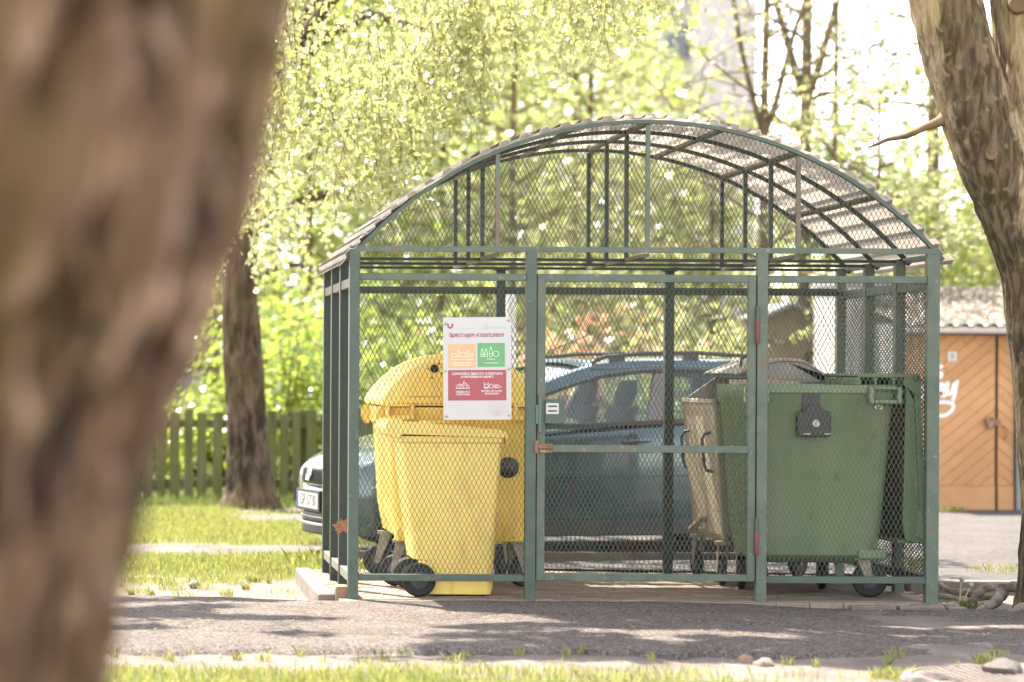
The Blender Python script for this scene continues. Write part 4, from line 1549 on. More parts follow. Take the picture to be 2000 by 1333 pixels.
b = MB()
b.box(-0.115, -0.01, -0.372, -0.352, 1.10, 1.245)
b.build('latch_strap', M['car_trim'], GB, bevel=0.002)
b = MB()
b.loft([[(x, yy, z) for x, z, _ in rrect(0.205 - 2 * ins, 0.155 - 2 * ins, 0.012, 4, 0, -0.05, 1.06)] for yy, ins in ((-0.353, 0), (-0.385, 0.0), (-0.392, 0.006))][::-1])
b.prism_y(circle_pts(-0.05, 1.125, 0.062, 18, 0, 180), -0.393, -0.36)
o = b.build('latch_box', M['black'], GB, True, bevel=0.002, angle=35)
b = MB().lathe((-0.04, -0.392, 1.065), (0, -1, 0), [(0.022, 0), (0.022, 0.008), (0.012, 0.008), (0.012, 0.003)], 18)
b.build('lock_barrel', M['steel'], o, True, angle=40)
for xx in (-0.115, 0.01):
    MB().box(xx, xx + 0.04, -0.3955, -0.39, 0.997, 1.004).build('latch_slot', M['steel'], o)
b = MB()
for k, (dx, dz) in enumerate(((0, 0), (0.014, 0.003), (0.026, -0.003))):
    b.prism_y(circle_pts(0.335 + dx, 1.165 + dz, 0.012, 8)[:-1], -0.3655, -0.3605)
b.build('white_mark', M['white_print'], GB)
# hanging lid
b = MB()
b.prism_y([(0.585, 1.30), (0.605, 1.28), (0.645, 0.38), (0.64, 0.335), (0.61, 0.335), (0.565, 1.29)], -0.365, 0.365)
for yy in (-0.365, 0.345):
    b.prism_y([(0.515, 1.30), (0.567, 1.2), (0.611, 0.337), (0.52, 0.35), (0.50, 0.45)], yy + 0.001, yy + 0.018)
b.prism_y([(0.48, 0.337), (0.609, 0.337), (0.609, 0.355), (0.48, 0.355)], -0.34, 0.34)
b.build('lid', M['green_lid'], GB, bevel=0.006)
b = MB()
b.prism_y([(0.575, 0.38), (0.625, 0.36), (0.62, 0.50), (0.605, 0.545), (0.59, 0.53)], -0.372, -0.3655)
b.build('lid_grip', M['green'], GB, bevel=0.003)
b = MB()
b.box(0.22, 0.60, -0.372, -0.35, 1.345, 1.37).box(0.22, 0.60, 0.33, 0.35, 1.345, 1.37)
for xx in (0.22, 0.32, 0.43):
    b.box(xx, xx + 0.018, -0.37, 0.34, 1.30, 1.344)
b.prism_y([(0.50, 1.3), (0.60, 1.22), (0.605, 1.344), (0.50, 1.344)], -0.371, -0.352)
b.box(0.22, 0.6, -0.349, 0.329, 1.352, 1.366)
b.build('lid_hinge', M['green_lid'], GB, bevel=0.004)
MB().lathe((0.575, -0.373, 1.34), (0, -1, 0), [(0.017, 0), (0.017, 0.008), (0.01, 0.011)], 16).build('hinge_pin', M['hub'], GB, True, angle=40)
for cx_, cy_, rot in ((-0.33, -0.20, radians(60)), (0.30, -0.24, radians(-15)), (-0.33, 0.22, radians(80)), (0.18, 0.22, radians(80))):
    caster(GB, cx_, cy_, 0.105, rot, 0.035, 0.25)
for sx in (0.33,):
    b = MB().box(sx - 0.085, sx + 0.085, -0.325, -0.2, 0.235, 0.295)
    b.build('caster_bracket', M['green'], GB, bevel=0.012)

# --- galvanised container with a half open dome lid
ZB = empty('metal_container', (4.185, 15.90, 0.0))
tag(ZB, 'weathered galvanised metal container with half open dome lid left of the green one', 'waste container')
rings = []
for z, xa, xb, d in ((0.27, -0.32, 0.32, 0.70), (0.33, -0.37, 0.37, 0.80), (1.14, -0.44, 0.42, 0.88), (1.175, -0.44, 0.42, 0.88)):
    rings.append([(xa, -d / 2, z), (xb, -d / 2, z), (xb, d / 2, z), (xa, d / 2, z)])
b = MB()
n0 = len(rings)
b.loft(rings, cap1=False)
# loft faces per ring: 0 front, 1 right, 2 back, 3 left
for i, f_ in enumerate(b.f):
    b.m[i] = 1 if (len(f_) == 4 and i < (n0 - 1) * 4 and i % 4 == 0) else 0
b.build('body', [M['zinc'], M['zinc_green']], ZB, bevel=0.012, seg=2)
b = MB()
b.box(-0.46, -0.425, -0.455, 0.455, 1.17, 1.20)
b.box(-0.424, 0.44, 0.425, 0.455, 1.17, 1.20)
b.box(0.41, 0.44, -0.455, 0.424, 1.17, 1.20)
b.build('rim', M['zinc'], ZB, bevel=0.005)
b = MB()
b.tube([(-0.34, -0.46, 1.30), (0.1, -0.46, 1.30)], 0.028, 12)
b.tube([(-0.36, -0.465, 1.245), (0.1, -0.465, 1.245)], 0.03, 12)
b.build('rim_bar', M['zinc'], ZB, True, angle=60)
b = MB().prism_y([(-0.02, 1.33), (0.12, 1.34), (0.12, 0.8), (0.05, 1.15)], -0.475, -0.45)
b.build('lid_pivot', M['green'], ZB, bevel=0.004)
b = MB()
b.prism_y([(-0.44, 1.185), (0.42, 1.185), (0.42, 1.32), (-0.22, 1.34)], 0.40, 0.424)
b.build('end_plate', M['zinc_lid'], ZB)
b = MB()
b.prism_y([(-0.40, 1.185), (0.42, 1.185), (0.42, 1.30), (-0.20, 1.32)], -0.424, -0.40)
b.build('end_plate', M['zinc_lid'], ZB)
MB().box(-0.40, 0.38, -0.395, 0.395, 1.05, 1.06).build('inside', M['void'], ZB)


def dome_lid():
    b = MB()
    out, inn = [], []
    n = 26
    for i in range(n + 1):
        t = i / n
        x = -0.30 + 0.73 * t
        z = 1.325 + 0.135 * sin(pi * min(1, t * 0.86 + 0.10)) - 0.10 * max(0, t - 0.62) / 0.38
        out.append((x, z))
        inn.append((x, z - 0.02))
    rows = [[(x, y, z) for x, z in out] for y in (-0.42, -0.38, 0.38, 0.42)]
    rows[0] = [(x, -0.42, z - 0.012) for x, z in out]
    rows[-1] = [(x, 0.42, z - 0.012) for x, z in out]
    b.grid(rows)
    b.build('lid', M['zinc_lid'], ZB, True, solid=0.012, angle=40)
    e = MB()
    poly = [(x, z - 0.02) for x, z in out if x > -0.13]
    poly = [(0.42, 1.31), (-0.13, 1.315)] + poly
    e.prism_y(poly[::-1], -0.415, -0.40)
    e.build('lid_end', M['zinc_lid'], ZB)


dome_lid()
b = MB()
for x in (-0.2,):
    b.tube([(x - 0.02, -0.25, 1.41), (x - 0.015, -0.25, 1.46), (x + 0.02, -0.25, 1.475), (x + 0.05, -0.25, 1.46), (x + 0.055, -0.25, 1.42)], 0.009, 8)
b.build('lid_handle', M['black'], ZB, True, angle=60)
for yy in (-0.30, 0.28):
    b = MB()
    x0 = -0.405
    b.tube([(x0 + 0.01, yy, 0.99), (x0 - 0.055, yy, 0.975), (x0 - 0.075, yy, 0.94), (x0 - 0.06, yy, 0.78), (x0 - 0.045, yy, 0.74), (x0 + 0.03, yy, 0.725)], 0.011, 8)
    b.build('handle', M['car_trim'], ZB, True, angle=60)
b = MB()
b.prism_y([(-0.06, 1.09), (0.0, 1.09), (0.0, 0.75), (-0.055, 0.75)], -0.432, -0.424)
b.build('faded_sticker', M['car_pillar'], ZB)
b = MB()
b.prism_y([(-0.045, 0.83), (-0.002, 0.83), (-0.002, 0.75), (-0.045, 0.75)], -0.4355, -0.4325)
b.build('red_sticker', M['hinge_red'], ZB)
b = MB()
b.bar((-0.455, 0.2, 0.85), (-0.40, -0.02, 0.42), 0.02, 0.05, up=(1, 0, 0))
b.bar((-0.40, -0.02, 0.42), (-0.42, 0.22, 0.33), 0.02, 0.05, up=(1, 0, 0))
b.build('brace', M['zinc'], ZB)
for cx_, cy_, rot in ((-0.35, -0.33, radians(85)), (0.3, -0.33, radians(70)), (-0.35, 0.33, radians(95)), (0.3, 0.33, radians(40))):
    caster(ZB, cx_, cy_, 0.095, rot, 0.03, 0.285, 0.04)

# ------------------------------------------------------------------ parked car behind the shelter
CT = radians(13)
fc = at(619, 977, 18.2)
CAR = empty('parked_car', (fc.x, fc.y, 0.012), CT)
tag(CAR, 'dark teal car with roof rails parked behind the shelter, its nose to the left', 'car')
HWID = 0.86


def sec(s):
    """car lower body section at s (from nose): half width, bottom, shoulder height, deck height"""
    ks = [0.0, 0.06, 0.16, 0.35, 0.7, 1.0, 1.5, 2.4, 3.3, 3.8, 4.05, 4.15]
    wv = [0.52, 0.64, 0.73, 0.80, 0.85, 0.86, 0.865, 0.87, 0.865, 0.83, 0.78, 0.66]
    zb = [0.30, 0.22, 0.19, 0.18, 0.18, 0.17, 0.17, 0.17, 0.18, 0.22, 0.28, 0.34]
    zs = [0.56, 0.62, 0.66, 0.72, 0.80, 0.86, 0.91, 0.97, 1.02, 1.03, 0.98, 0.90]
    zt = [0.60, 0.70, 0.76, 0.84, 0.93, 0.99, 1.0, 1.03, 1.06, 1.06, 1.0, 0.94]
    return [float(np.interp(s, ks, q)) for q in (wv, zb, zs, zt)]


rings = []
for s in [0.0, 0.03, 0.08, 0.16, 0.28, 0.45, 0.7, 0.95, 1.2, 1.6, 2.0, 2.4, 2.9, 3.3, 3.6, 3.85, 4.0, 4.1, 4.15]:
    w_, zb_, zs_, zt_ = sec(s)
    half = [(w_ * 0.90, zb_), (w_ * 0.965, zb_ + 0.04), (w_ * 0.985, zb_ + 0.12), (w_ * 1.0, (zb_ + zs_) / 2), (w_ * 0.995, zs_ - 0.17), (w_ * 0.975, zs_ - 0.05), (w_ * 0.94, zs_), (w_ * 0.86, zs_ + (zt_ - zs_) * 0.45), (w_ * 0.5, zt_ - 0.012), (0.0, zt_)]
    ring = [(s, -y, z) for y, z in half] + [(s, y, z) for y, z in reversed(half[:-1])]
    rings.append(ring)
b = MB().loft(rings)
b.build('body', M['car'], CAR, True, subsurf=1)
# grey sill cladding
for sy in (-1, 1):
    b = MB()
    b.loft([[(s, sy * (sec(s)[0] * 0.93), 0.15), (s, sy * (sec(s)[0] * 1.004), 0.16), (s, sy * (sec(s)[0] * 1.006), 0.27), (s, sy * (sec(s)[0] * 0.97), 0.285)] for s in np.linspace(1.12, 2.95, 8)])
    b.build('sill', M['car_trim'], CAR, bevel=0.006)
# door seams and rubbing strip
b = MB()
for sy in (-1, 1):
    for s0, s1 in ((1.22, 1.12), (2.44, 2.44), (3.05, 3.3)):
        pts = []
        for t in np.linspace(0, 1, 9):
            s = s0 + (s1 - s0) * (t if s0 != s1 else 0)
            w_, zb_, zs_, zt_ = sec(s)
            z = 0.30 + (zs_ - 0.32) * t
            yy = w_ * (1.0 + 0.0 * t) if t < 0.72 else w_ * (0.995 - 0.03 * (t - 0.72) / 0.28)
            pts.append((s, sy * (yy - 0.001), z))
        b.tube(pts, 0.005, 6)
b.build('door_seam', M['ink'], CAR)
for sy in (-1, 1):
    b = MB()
    b.loft([[(s, sy * (sec(s)[0] * 0.985), 0.555 + 0.014 * s), (s, sy * (sec(s)[0] * 1.008), 0.56 + 0.014 * s), (s, sy * (sec(s)[0] * 1.008), 0.60 + 0.014 * s), (s, sy * (sec(s)[0] * 0.985), 0.607 + 0.014 * s)] for s in np.linspace(1.25, 2.9, 10)])
    b.build('side_moulding', M['car'], CAR, bevel=0.004)
for sy in (-1, 1):
    for s in (2.2, 3.05):
        yy = sec(s)[0] * 0.995 * sy
        b = MB().lathe((s - 0.03, yy, 0.862 + 0.02 * (s - 2.2)), (0, sy, 0), [(0.05, -0.01), (0.045, 0.003), (0.03, 0.004)], 16)
        o = b.build('door_handle', M['car_trim'], CAR)
        b = MB().tube([(s - 0.11, yy, 0.845 + 0.02 * (s - 2.2)), (s - 0.07, yy + sy * 0.03, 0.85 + 0.02 * (s - 2.2)), (s + 0.05, yy + sy * 0.032, 0.858 + 0.02 * (s - 2.2)), (s + 0.10, yy, 0.857 + 0.02 * (s - 2.2))], 0.015, 8)
        b.build('grip', M['car'], o, True, angle=60)


def gy(z, s=2.0):
    """greenhouse half width at height z"""
    return 0.825 - (z - 0.95) * 0.42 - 0.05 * sstep(3.2, 4.0, s)


win_top = [(1.02, 0.985), (1.25, 1.09), (1.55, 1.205), (1.8, 1.285), (2.0, 1.335), (2.33, 1.375), (2.7, 1.385), (3.1, 1.37), (3.4, 1.33)]
win_bot = lambda s: 0.925 + 0.045 * (s - 1.02)
wt = lambda s: float(np.interp(s, [q[0] for q in win_top], [q[1] for q in win_top]))
# roof shell
rows = []
for s in np.linspace(1.92, 3.95, 24):
    zc = 1.475 - 0.055 * ((s - 2.75) / 1.2) ** 2 - (0.05 * sstep(3.5, 3.95, s))
    row = []
    ze = zc - 0.075
    we = gy(ze, s) + 0.006
    for t in np.linspace(-1, 1, 17):
        row.append((s + (0.10 * (1 - abs(t) ** 2) * -1 if s < 2.0 else 0), we * t, ze + (zc - ze) * (1 - abs(t) ** 3.2)))
    rows.append(row)
MB().grid(rows).build('roof', M['car'], CAR, True, solid=0.025, angle=180)
# side frames: A pillar and roof rail curve, B and C pillars
for sy in (-1, 1):
    b = MB()
    rings = []
    for s in [0.86, 1.02, 1.2, 1.4, 1.6, 1.8, 2.0, 2.2, 2.5, 2.8, 3.1, 3.4, 3.6]:
        zt0 = wt(max(s, 1.02)) - (0.06 if s < 1.02 else 0)
        th_ = 0.07 + 0.02 * sstep(1.0, 2.2, s) - 0.02 * sstep(2.0, 2.6, s)
        zlo, zhi = zt0, zt0 + th_
        rings.append([(s, sy * (gy(zlo, s) + 0.004), zlo), (s, sy * (gy(zhi, s) + 0.004), zhi), (s, sy * (gy(zhi, s) - 0.05), zhi + 0.01), (s, sy * (gy(zlo, s) - 0.045), zlo + 0.01)])
    b.loft(rings)
    b.build('roof_rail_panel', M['car'], CAR, True, angle=50)
    b = MB()
    rings = [[(s, sy * (gy(wt(s)) + 0.008), wt(s) - 0.022), (s, sy * (gy(wt(s)) + 0.012), wt(s) + 0.004), (s, sy * (gy(wt(s)) - 0.01), wt(s) + 0.004), (s, sy * (gy(wt(s)) - 0.01), wt(s) - 0.022)] for s in np.linspace(1.03, 3.38, 20)]
    b.loft(rings)
    rings = [[(s, sy * (gy(win_bot(s)) + 0.016), win_bot(s) - 0.01), (s, sy * (gy(win_bot(s)) + 0.014), win_bot(s) + 0.02), (s, sy * (gy(win_bot(s)) - 0.02), win_bot(s) + 0.02), (s, sy * (gy(win_bot(s)) - 0.02), win_bot(s) - 0.01)] for s in np.linspace(1.03, 3.45, 12)]
    b.loft(rings)
    b.build('window_trim', M['car_trim'], CAR)
    b = MB()
    for sa, sb, sa2, sb2 in ((2.31, 2.50, 2.43, 2.55),):
        rings = []
        for t in np.linspace(0, 1, 6):
            z = win_bot(2.4) + 0.021 + (wt(2.36) - win_bot(2.4) - 0.044) * t
            x0, x1 = sa + (sa2 - sa) * t, sb + (sb2 - sb) * t
            rings.append([(x0, sy * (gy(z) + 0.006), z), (x1, sy * (gy(z) + 0.006), z), (x1, sy * (gy(z) - 0.04), z), (x0, sy * (gy(z) - 0.04), z)])
        b.loft(rings)
    b.build('centre_pillar', M['car_pillar'], CAR)
    b = MB()
    rings = []
    for t in np.linspace(0, 1, 6):
        z = 0.98 + 0.40 * t
        x0, x1 = 3.40 - 0.05 * t, 4.0 - 0.22 * t
        rings.append([(x0, sy * (gy(z, 3.6) + 0.006), z), (x1, sy * (gy(z, 4.0) - 0.02), z), (x1, sy * (gy(z, 4) - 0.07), z), (x0, sy * (gy(z, 3.6) - 0.05), z)])
    b.loft(rings)
    b.build('rear_pillar', M['car'], CAR)
    for sa, sb in ((1.05, 2.33), (2.49, 3.38)):
        rows = []
        for t in np.linspace(0, 1, 8):
            rows.append([(s, sy * (gy(win_bot(s) + (wt(s) - win_bot(s)) * t, s) - 0.006), win_bot(s) + (wt(s) - win_bot(s)) * t) for s in np.linspace(sa, sb, 16)])
        MB().grid(rows).build('side_window', M['glass'], CAR, True, angle=180)
    # roof rack rail
    b = MB()
    b.tube([(1.95, sy * 0.60, 1.43), (2.05, sy * 0.60, 1.475), (2.4, sy * 0.60, 1.505), (2.8, sy * 0.60, 1.51), (3.2, sy * 0.60, 1.49), (3.5, sy * 0.59, 1.44), (3.58, sy * 0.59, 1.40)], 0.016, 8)
    for s, z in ((2.15, 1.45), (2.75, 1.46), (3.35, 1.43)):
        b.bar((s - 0.06, sy * 0.6, z), (s + 0.06, sy * 0.6, z + 0.01), 0.03, 0.07)
    b.build('roof_rack', M['car_trim'], CAR, True, angle=60)
    # mirror
    b = MB()
    b.loft([[(1.22 + x, sy * (0.90 + y), 0.99 + z) for x, z, _ in rrect(0.11 * k, 0.13 * k, 0.03 * k, 4, 0, 0.02 * k, 0.04)] for y, k in ((0.0, 0.7), (0.04, 1.0), (0.13, 1.0), (0.17, 0.75))])
    b.bar((1.2, sy * 0.8, 0.97), (1.22, sy * 0.92, 1.0), 0.05, 0.03)
    b.build('mirror', M['car'], CAR, True, angle=40)
# windscreen and rear window
rows = []
for t in np.linspace(0, 1, 10):
    rows.append([(0.86 + 0.98 * t + 0.10 * (abs(u) ** 2) * (1 - 0.0 * t) - 0.02, (0.76 - 0.14 * t) * u, 0.95 + 0.465 * t - 0.05 * abs(u) ** 2.5 * t) for u in np.linspace(-1, 1, 13)])
MB().grid(rows).build('windscreen', M['glass'], CAR, True, angle=180)
rows = []
for t in np.linspace(0, 1, 6):
    rows.append([(4.08 - 0.22 * t - 0.06 * abs(u) ** 2, (0.72 - 0.10 * t) * u, 1.0 + 0.37 * t) for u in np.linspace(-1, 1, 9)])
MB().grid(rows).build('rear_window', M['glass'], CAR, True, angle=180)
b = MB().tube([(2.0, 0.1, 1.47), (1.9, 0.1, 1.52), (2.25, 0.1, 1.66)], 0.006, 6)
b.build('aerial', M['ink'], CAR)
# cabin
b = MB()
b.prism_y([(1.0, 0.9), (1.25, 1.0), (1.5, 0.98), (1.55, 0.85), (1.5, 0.5), (1.0, 0.5)], -0.72, 0.72)
b.build('dashboard', M['seat_dark'], CAR, bevel=0.03, seg=3)
for yy in (-0.36, 0.36):
    o = MB().loft([[(2.02 - 0.0 * t + (0.34 * (t > 0.15)) * 0 + x + 0.30 * t, yy + y, 0.48 + 0.62 * t) for x, y, _ in rrect(0.14 - 0.05 * t, 0.5 - 0.08 * t, 0.04, 4)] for t in np.linspace(0, 1, 6)]).build('front_seat', M['seat'], CAR, True, angle=60)
    MB().loft([[(2.31 + x + 0.05 * t, yy + y, 1.10 + 0.2 * t) for x, y, _ in rrect(0.09 - 0.02 * abs(2 * t - 1), 0.27 - 0.08 * abs(2 * t - 1), 0.03, 4)] for t in np.linspace(0, 1, 6)]).build('headrest', M['seat'], o, True, angle=60)
    MB().box(1.6, 2.06, yy - 0.25, yy + 0.25, 0.42, 0.56).build('cushion', M['seat'], o, bevel=0.04, seg=3)
b = MB()
for t in np.linspace(0, 1, 1):
    b.loft([[(3.0 + x + 0.2 * t2, y, 0.48 + 0.55 * t2) for x, y, _ in rrect(0.12, 1.25, 0.04, 4)] for t2 in np.linspace(0, 1, 4)])
b.build('rear_seat', M['seat'], CAR, True, angle=60)
wc, wx = Vector((1.62, -0.37, 1.0)), Vector((0.88, 0, 0.47)).normalized()
u_, v_ = Vector((0, 1, 0)), wx.cross(Vector((0, 1, 0)))
b = MB().tube([wc + (u_ * cos(a) + v_ * sin(a)) * 0.185 for a in np.linspace(0, 2 * pi, 25)], 0.017, 8, cap=False)
b.bar(wc - u_ * 0.17, wc + u_ * 0.17, 0.05, 0.02, up=wx)
b.tube([wc, wc - wx * 0.25], 0.04, 8)
b.build('steering_wheel', M['seat_dark'], CAR, True, angle=60)
MB().box(1.0, 3.9, -0.74, 0.74, 0.36, 0.40).build('floor_pan', M['seat_dark'], CAR)
# front end
b = MB()
out = [(-0.30, 0.648), (-0.32, 0.60), (-0.26, 0.55), (0.26, 0.55), (0.32, 0.60), (0.30, 0.648), (0.2, 0.672), (-0.2, 0.672)]


def nose(y, off):   # x of the nose at lateral y
    return -0.012 + 0.30 * (abs(y) / 0.8) ** 2.4 + off


def nose_patch(name, ya, yb, z0, z1, off, mat, th=0.02, taper=None):
    rows = []
    z0, z1 = z0 - 0.045, z1 - 0.045
    for t in np.linspace(0, 1, 5):
        z = z0 + (z1 - z0) * t
        k = 1.0 if taper is None else taper(t)
        rows.append([(nose(y * k, off) + 0.10 * max(0, z - 0.52), y * k, z) for y in np.linspace(ya, yb, 15)])
    return MB().grid(rows).build(name, mat, CAR, True, solid=th, angle=180)


nose_patch('grille_surround', -0.36, 0.36, 0.545, 0.69, -0.018, M['chrome'], 0.012, lambda t: 0.86 + 0.2 * sin(pi * t))
o = nose_patch('grille', -0.34, 0.34, 0.557, 0.678, -0.032, M['ink'], 0.012, lambda t: 0.86 + 0.2 * sin(pi * t))
b = MB()
for y in np.arange(-0.30, 0.31, 0.035):
    b.bar((nose(y, -0.042), y, 0.53), (nose(y, -0.030), y, 0.62), 0.006, 0.008, up=(1, 0, 0))
b.build('grille_slat', M['car_trim'], o)
ex = nose(0, -0.045)
MB().lathe((ex, 0, 0.583), (-1, 0, 0.15), [(0.052, 0), (0.052, 0.010), (0.044, 0.016), (0.042, 0.012)], 28).build('emblem', M['chrome'], CAR, True, angle=40)
MB().bar((ex - 0.016, -0.022, 0.575), (ex - 0.018, 0.022, 0.595), 0.006, 0.014).build('emblem_mark', M['ink'], CAR)
nose_patch('bumper', -0.74, 0.74, 0.20, 0.545, 0.0, M['car'], 0.05)
nose_patch('lower_intake', -0.52, 0.52, 0.275, 0.345, -0.032, M['ink'], 0.01)
nose_patch('lower_intake', -0.56, 0.56, 0.185, 0.245, -0.032, M['ink'], 0.01)
nose_patch('intake_bar', -0.5, 0.5, 0.307, 0.315, -0.042, M['alloy'], 0.008)
nose_patch('bumper_strip', -0.60, 0.60, 0.248, 0.270, -0.045, M['alloy'], 0.02)
for sy in (-1, 1):
    rows = []
    for t in np.linspace(0, 1, 5):
        z = 0.50 + 0.16 * t
        rows.append([(nose(y, -0.03) + 0.16 * t, sy * y, z) for y in np.linspace(0.42, 0.74 + 0.02 * t, 8)])
    MB().grid(rows).build('headlight', M['lens'], CAR, True, solid=0.03, angle=180)
# number plate
pl = empty('number_plate', (ex - 0.005, 0, 0.388))
pl.parent = CAR
MB().box(-0.012, 0.03, -0.285, 0.285, -0.078, 0.078).build('plate_holder', M['ink'], pl, bevel=0.004)
MB().box(-0.0165, -0.0122, -0.26, 0.26, -0.056, 0.056).build('plate_face', M['plate'], pl)
MB().box(-0.0182, -0.0167, 0.215, 0.259, -0.055, 0.055).build('plate_band', M['plate_blue'], pl)
text_part('plate_text', 'GP-5730', 0.118, M['ink'], pl, (-0.0180, -0.02, 0.0), (pi / 2, 0, -pi / 2), 'CENTER', 0.0006, 0.92, 0.001)
for s in (0.78, 3.38):
    for sy in (-1, 1):
        c = Vector((s, sy * 0.72, 0.305))
        w_ = MB().lathe(c, (0, sy, 0), [(0.2, 0.0), (0.29, 0.0), (0.305, 0.03), (0.305, 0.14), (0.29, 0.165), (0.21, 0.165)], 36).build('wheel', M['tyre'], CAR, True, angle=40)
        rb = MB().lathe(c + Vector((0, sy * 0.02, 0)), (0, sy, 0), [(0.05, 0), (0.205, 0), (0.205, 0.148), (0.19, 0.14), (0.185, 0.11), (0.06, 0.125), (0.05, 0.13)], 30)
        rb.build('rim', M['alloy'], w_, True, angle=40)
        ab = MB().tube([c + Vector((0.36 * cos(a), sy * 0.135, 0.36 * sin(a))) for a in np.linspace(-0.15, pi + 0.15, 20)], 0.03, 6)
        ab.build('wheel_arch', M['car_trim'], CAR, True, angle=60)


# ------------------------------------------------------------------ trees
def bark_tube(mb, pts, rad, n=40, step=0.04, amp=0.012, fscale=14, stretch=0.35, seed=0, lump=0.05, attr=None, attr_fn=None, twist=0.0):
    """thick trunk with furrowed relief: dense rings along a polyline (Catmull-Rom smoothed)"""
    P_ = [Vector(p) for p in pts]
    dense, rr = [], []
    for i in range(len(P_) - 1):
        a, b_, c, d = P_[max(i - 1, 0)], P_[i], P_[i + 1], P_[min(i + 2, len(P_) - 1)]
        m = max(2, int((c - b_).length / step))
        for k in range(m):
            t = k / m
            q = 0.5 * ((2 * b_) + (c - a) * t + (2 * a - 5 * b_ + 4 * c - d) * t * t + (3 * b_ - a - 3 * c + d) * t ** 3)
            dense.append(q)
            rr.append(rad[i] * (1 - t) + rad[i + 1] * t)
    dense.append(P_[-1])
    rr.append(rad[-1])
    base = len(mb.v)
    for i, p in enumerate(dense):
        t = (dense[min(i + 1, len(dense) - 1)] - dense[max(i - 1, 0)]).normalized()
        a = Vector((1, 0, 0)) - t * t.x
        a.normalize()
        c = t.cross(a)
        for k in range(n):
            an = 2 * pi * k / n
            d = a * cos(an) + c * sin(an)
            q = p + d * rr[i]
            s = Vector((q.x * fscale + q.z * twist * fscale, q.y * fscale, q.z * fscale * stretch)) + Vector((seed, seed * 2, 0))
            f = noise.noise(s) + 0.5 * noise.noise(s * 2.1) + 0.25 * noise.noise(s * 4.3)
            f = 1 - 2.2 * abs(f) if amp > 0 else f
            L = noise.noise(q * 1.8 + Vector((seed, 0, 5)))
            q = p + d * (rr[i] * (1 + lump * L) + abs(amp) * f)
            mb.v.append(tuple(q))
            if attr is not None:
                attr.append(attr_fn(q, d))
    fs = []
    for i in range(len(dense) - 1):
        for k in range(n):
            k2 = (k + 1) % n
            fs.append((base + i * n + k, base + i * n + k2, base + (i + 1) * n + k2, base + (i + 1) * n + k))
    fs.append(tuple(base + (len(dense) - 1) * n + k for k in range(n)))
    mb.f.extend(fs)
    mb.m.extend([0] * len(fs))


def leaves_mesh(name, centers, size, mat, parent, aspect=0.6, droop=0.3, facing=None, sizevar=0.35):
    """one small pointed leaf (a kite) at each centre"""
    c = np.asarray(centers, dtype=np.float64)
    n = len(c)
    a = RNG.uniform(0, 2 * pi, n)
    el = RNG.normal(-droop, 0.55, n)
    d = np.stack([np.cos(a) * np.cos(el), np.sin(a) * np.cos(el), np.sin(el)], 1)
    r = RNG.normal(size=(n, 3))
    s = np.cross(d, r)
    s /= np.linalg.norm(s, axis=1)[:, None] + 1e-9
    L = size * RNG.uniform(1 - sizevar, 1 + sizevar, n)[:, None]
    nrm = np.cross(d, s)
    tip = c + d * L * 0.55
    base = c - d * L * 0.45
    mid = c - d * L * 0.05 + nrm * L * 0.06
    q = np.stack([base, mid + s * L * aspect / 2, tip, mid - s * L * aspect / 2], 1)
    loc = np.array(parent.location) if parent is not None else 0
    return fast_mesh(name, (q - loc).reshape(-1, 3), 4, mat, parent)


def local(mb, loc):
    l = Vector(loc)
    mb.v = [tuple(Vector(p) - l) for p in mb.v]
    return mb


# --- blurred trunk right in front of the camera
FZ = 3.1
edge = [(590, -500), (570, -250), (535, 0), (512, 120), (475, 260), (425, 380), (368, 500), (318, 620), (275, 790), (245, 940), (212, 1080), (175, 1333), (160, 1600)]
FT = empty('foreground_tree', (-0.5, FZ, 0))
tag(FT, 'leaning tree trunk very close on the left, brown furrowed bark out of focus', 'tree')
cl, rd = [], []
for ex_, ey_ in reversed(edge):
    p = at(ex_, ey_, FZ)
    R_ = 0.50
    cl.append((p.x - R_, FZ, p.z))
    rd.append(R_)
cl = [(cl[0][0] - 0.07, FZ, -0.1), (cl[0][0] - 0.03, FZ, 0.35)] + cl + [(cl[-1][0] + 0.15, FZ, 2.6), (cl[-1][0] + 0.5, FZ, 4.0)]
rd = [0.60, 0.53] + rd + [0.47, 0.40]
b = MB()
bark_tube(b, cl, rd, n=220, step=0.013, amp=0.026, fscale=13, stretch=0.26, seed=3, lump=0.03, twist=-0.4)
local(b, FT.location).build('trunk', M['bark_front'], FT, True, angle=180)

# --- forked tree at the right
RZ = 14.45
RT = empty('forked_tree', (at(2068, 1100, RZ).x, RZ, -0.05))
tag(RT, 'forked maple with lichen spotted grey bark at the right edge beside the shelter', 'tree')
S_ = RZ / F


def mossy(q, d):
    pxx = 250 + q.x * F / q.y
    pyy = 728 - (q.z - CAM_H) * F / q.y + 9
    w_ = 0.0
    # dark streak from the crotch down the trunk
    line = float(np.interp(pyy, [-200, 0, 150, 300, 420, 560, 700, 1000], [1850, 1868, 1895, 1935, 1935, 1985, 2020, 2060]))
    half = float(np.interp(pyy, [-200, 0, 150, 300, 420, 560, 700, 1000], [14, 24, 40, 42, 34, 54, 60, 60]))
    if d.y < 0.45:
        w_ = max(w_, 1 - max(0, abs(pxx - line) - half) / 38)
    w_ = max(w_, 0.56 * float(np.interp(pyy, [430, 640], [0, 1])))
    return max(0.0, min(1.0, w_))


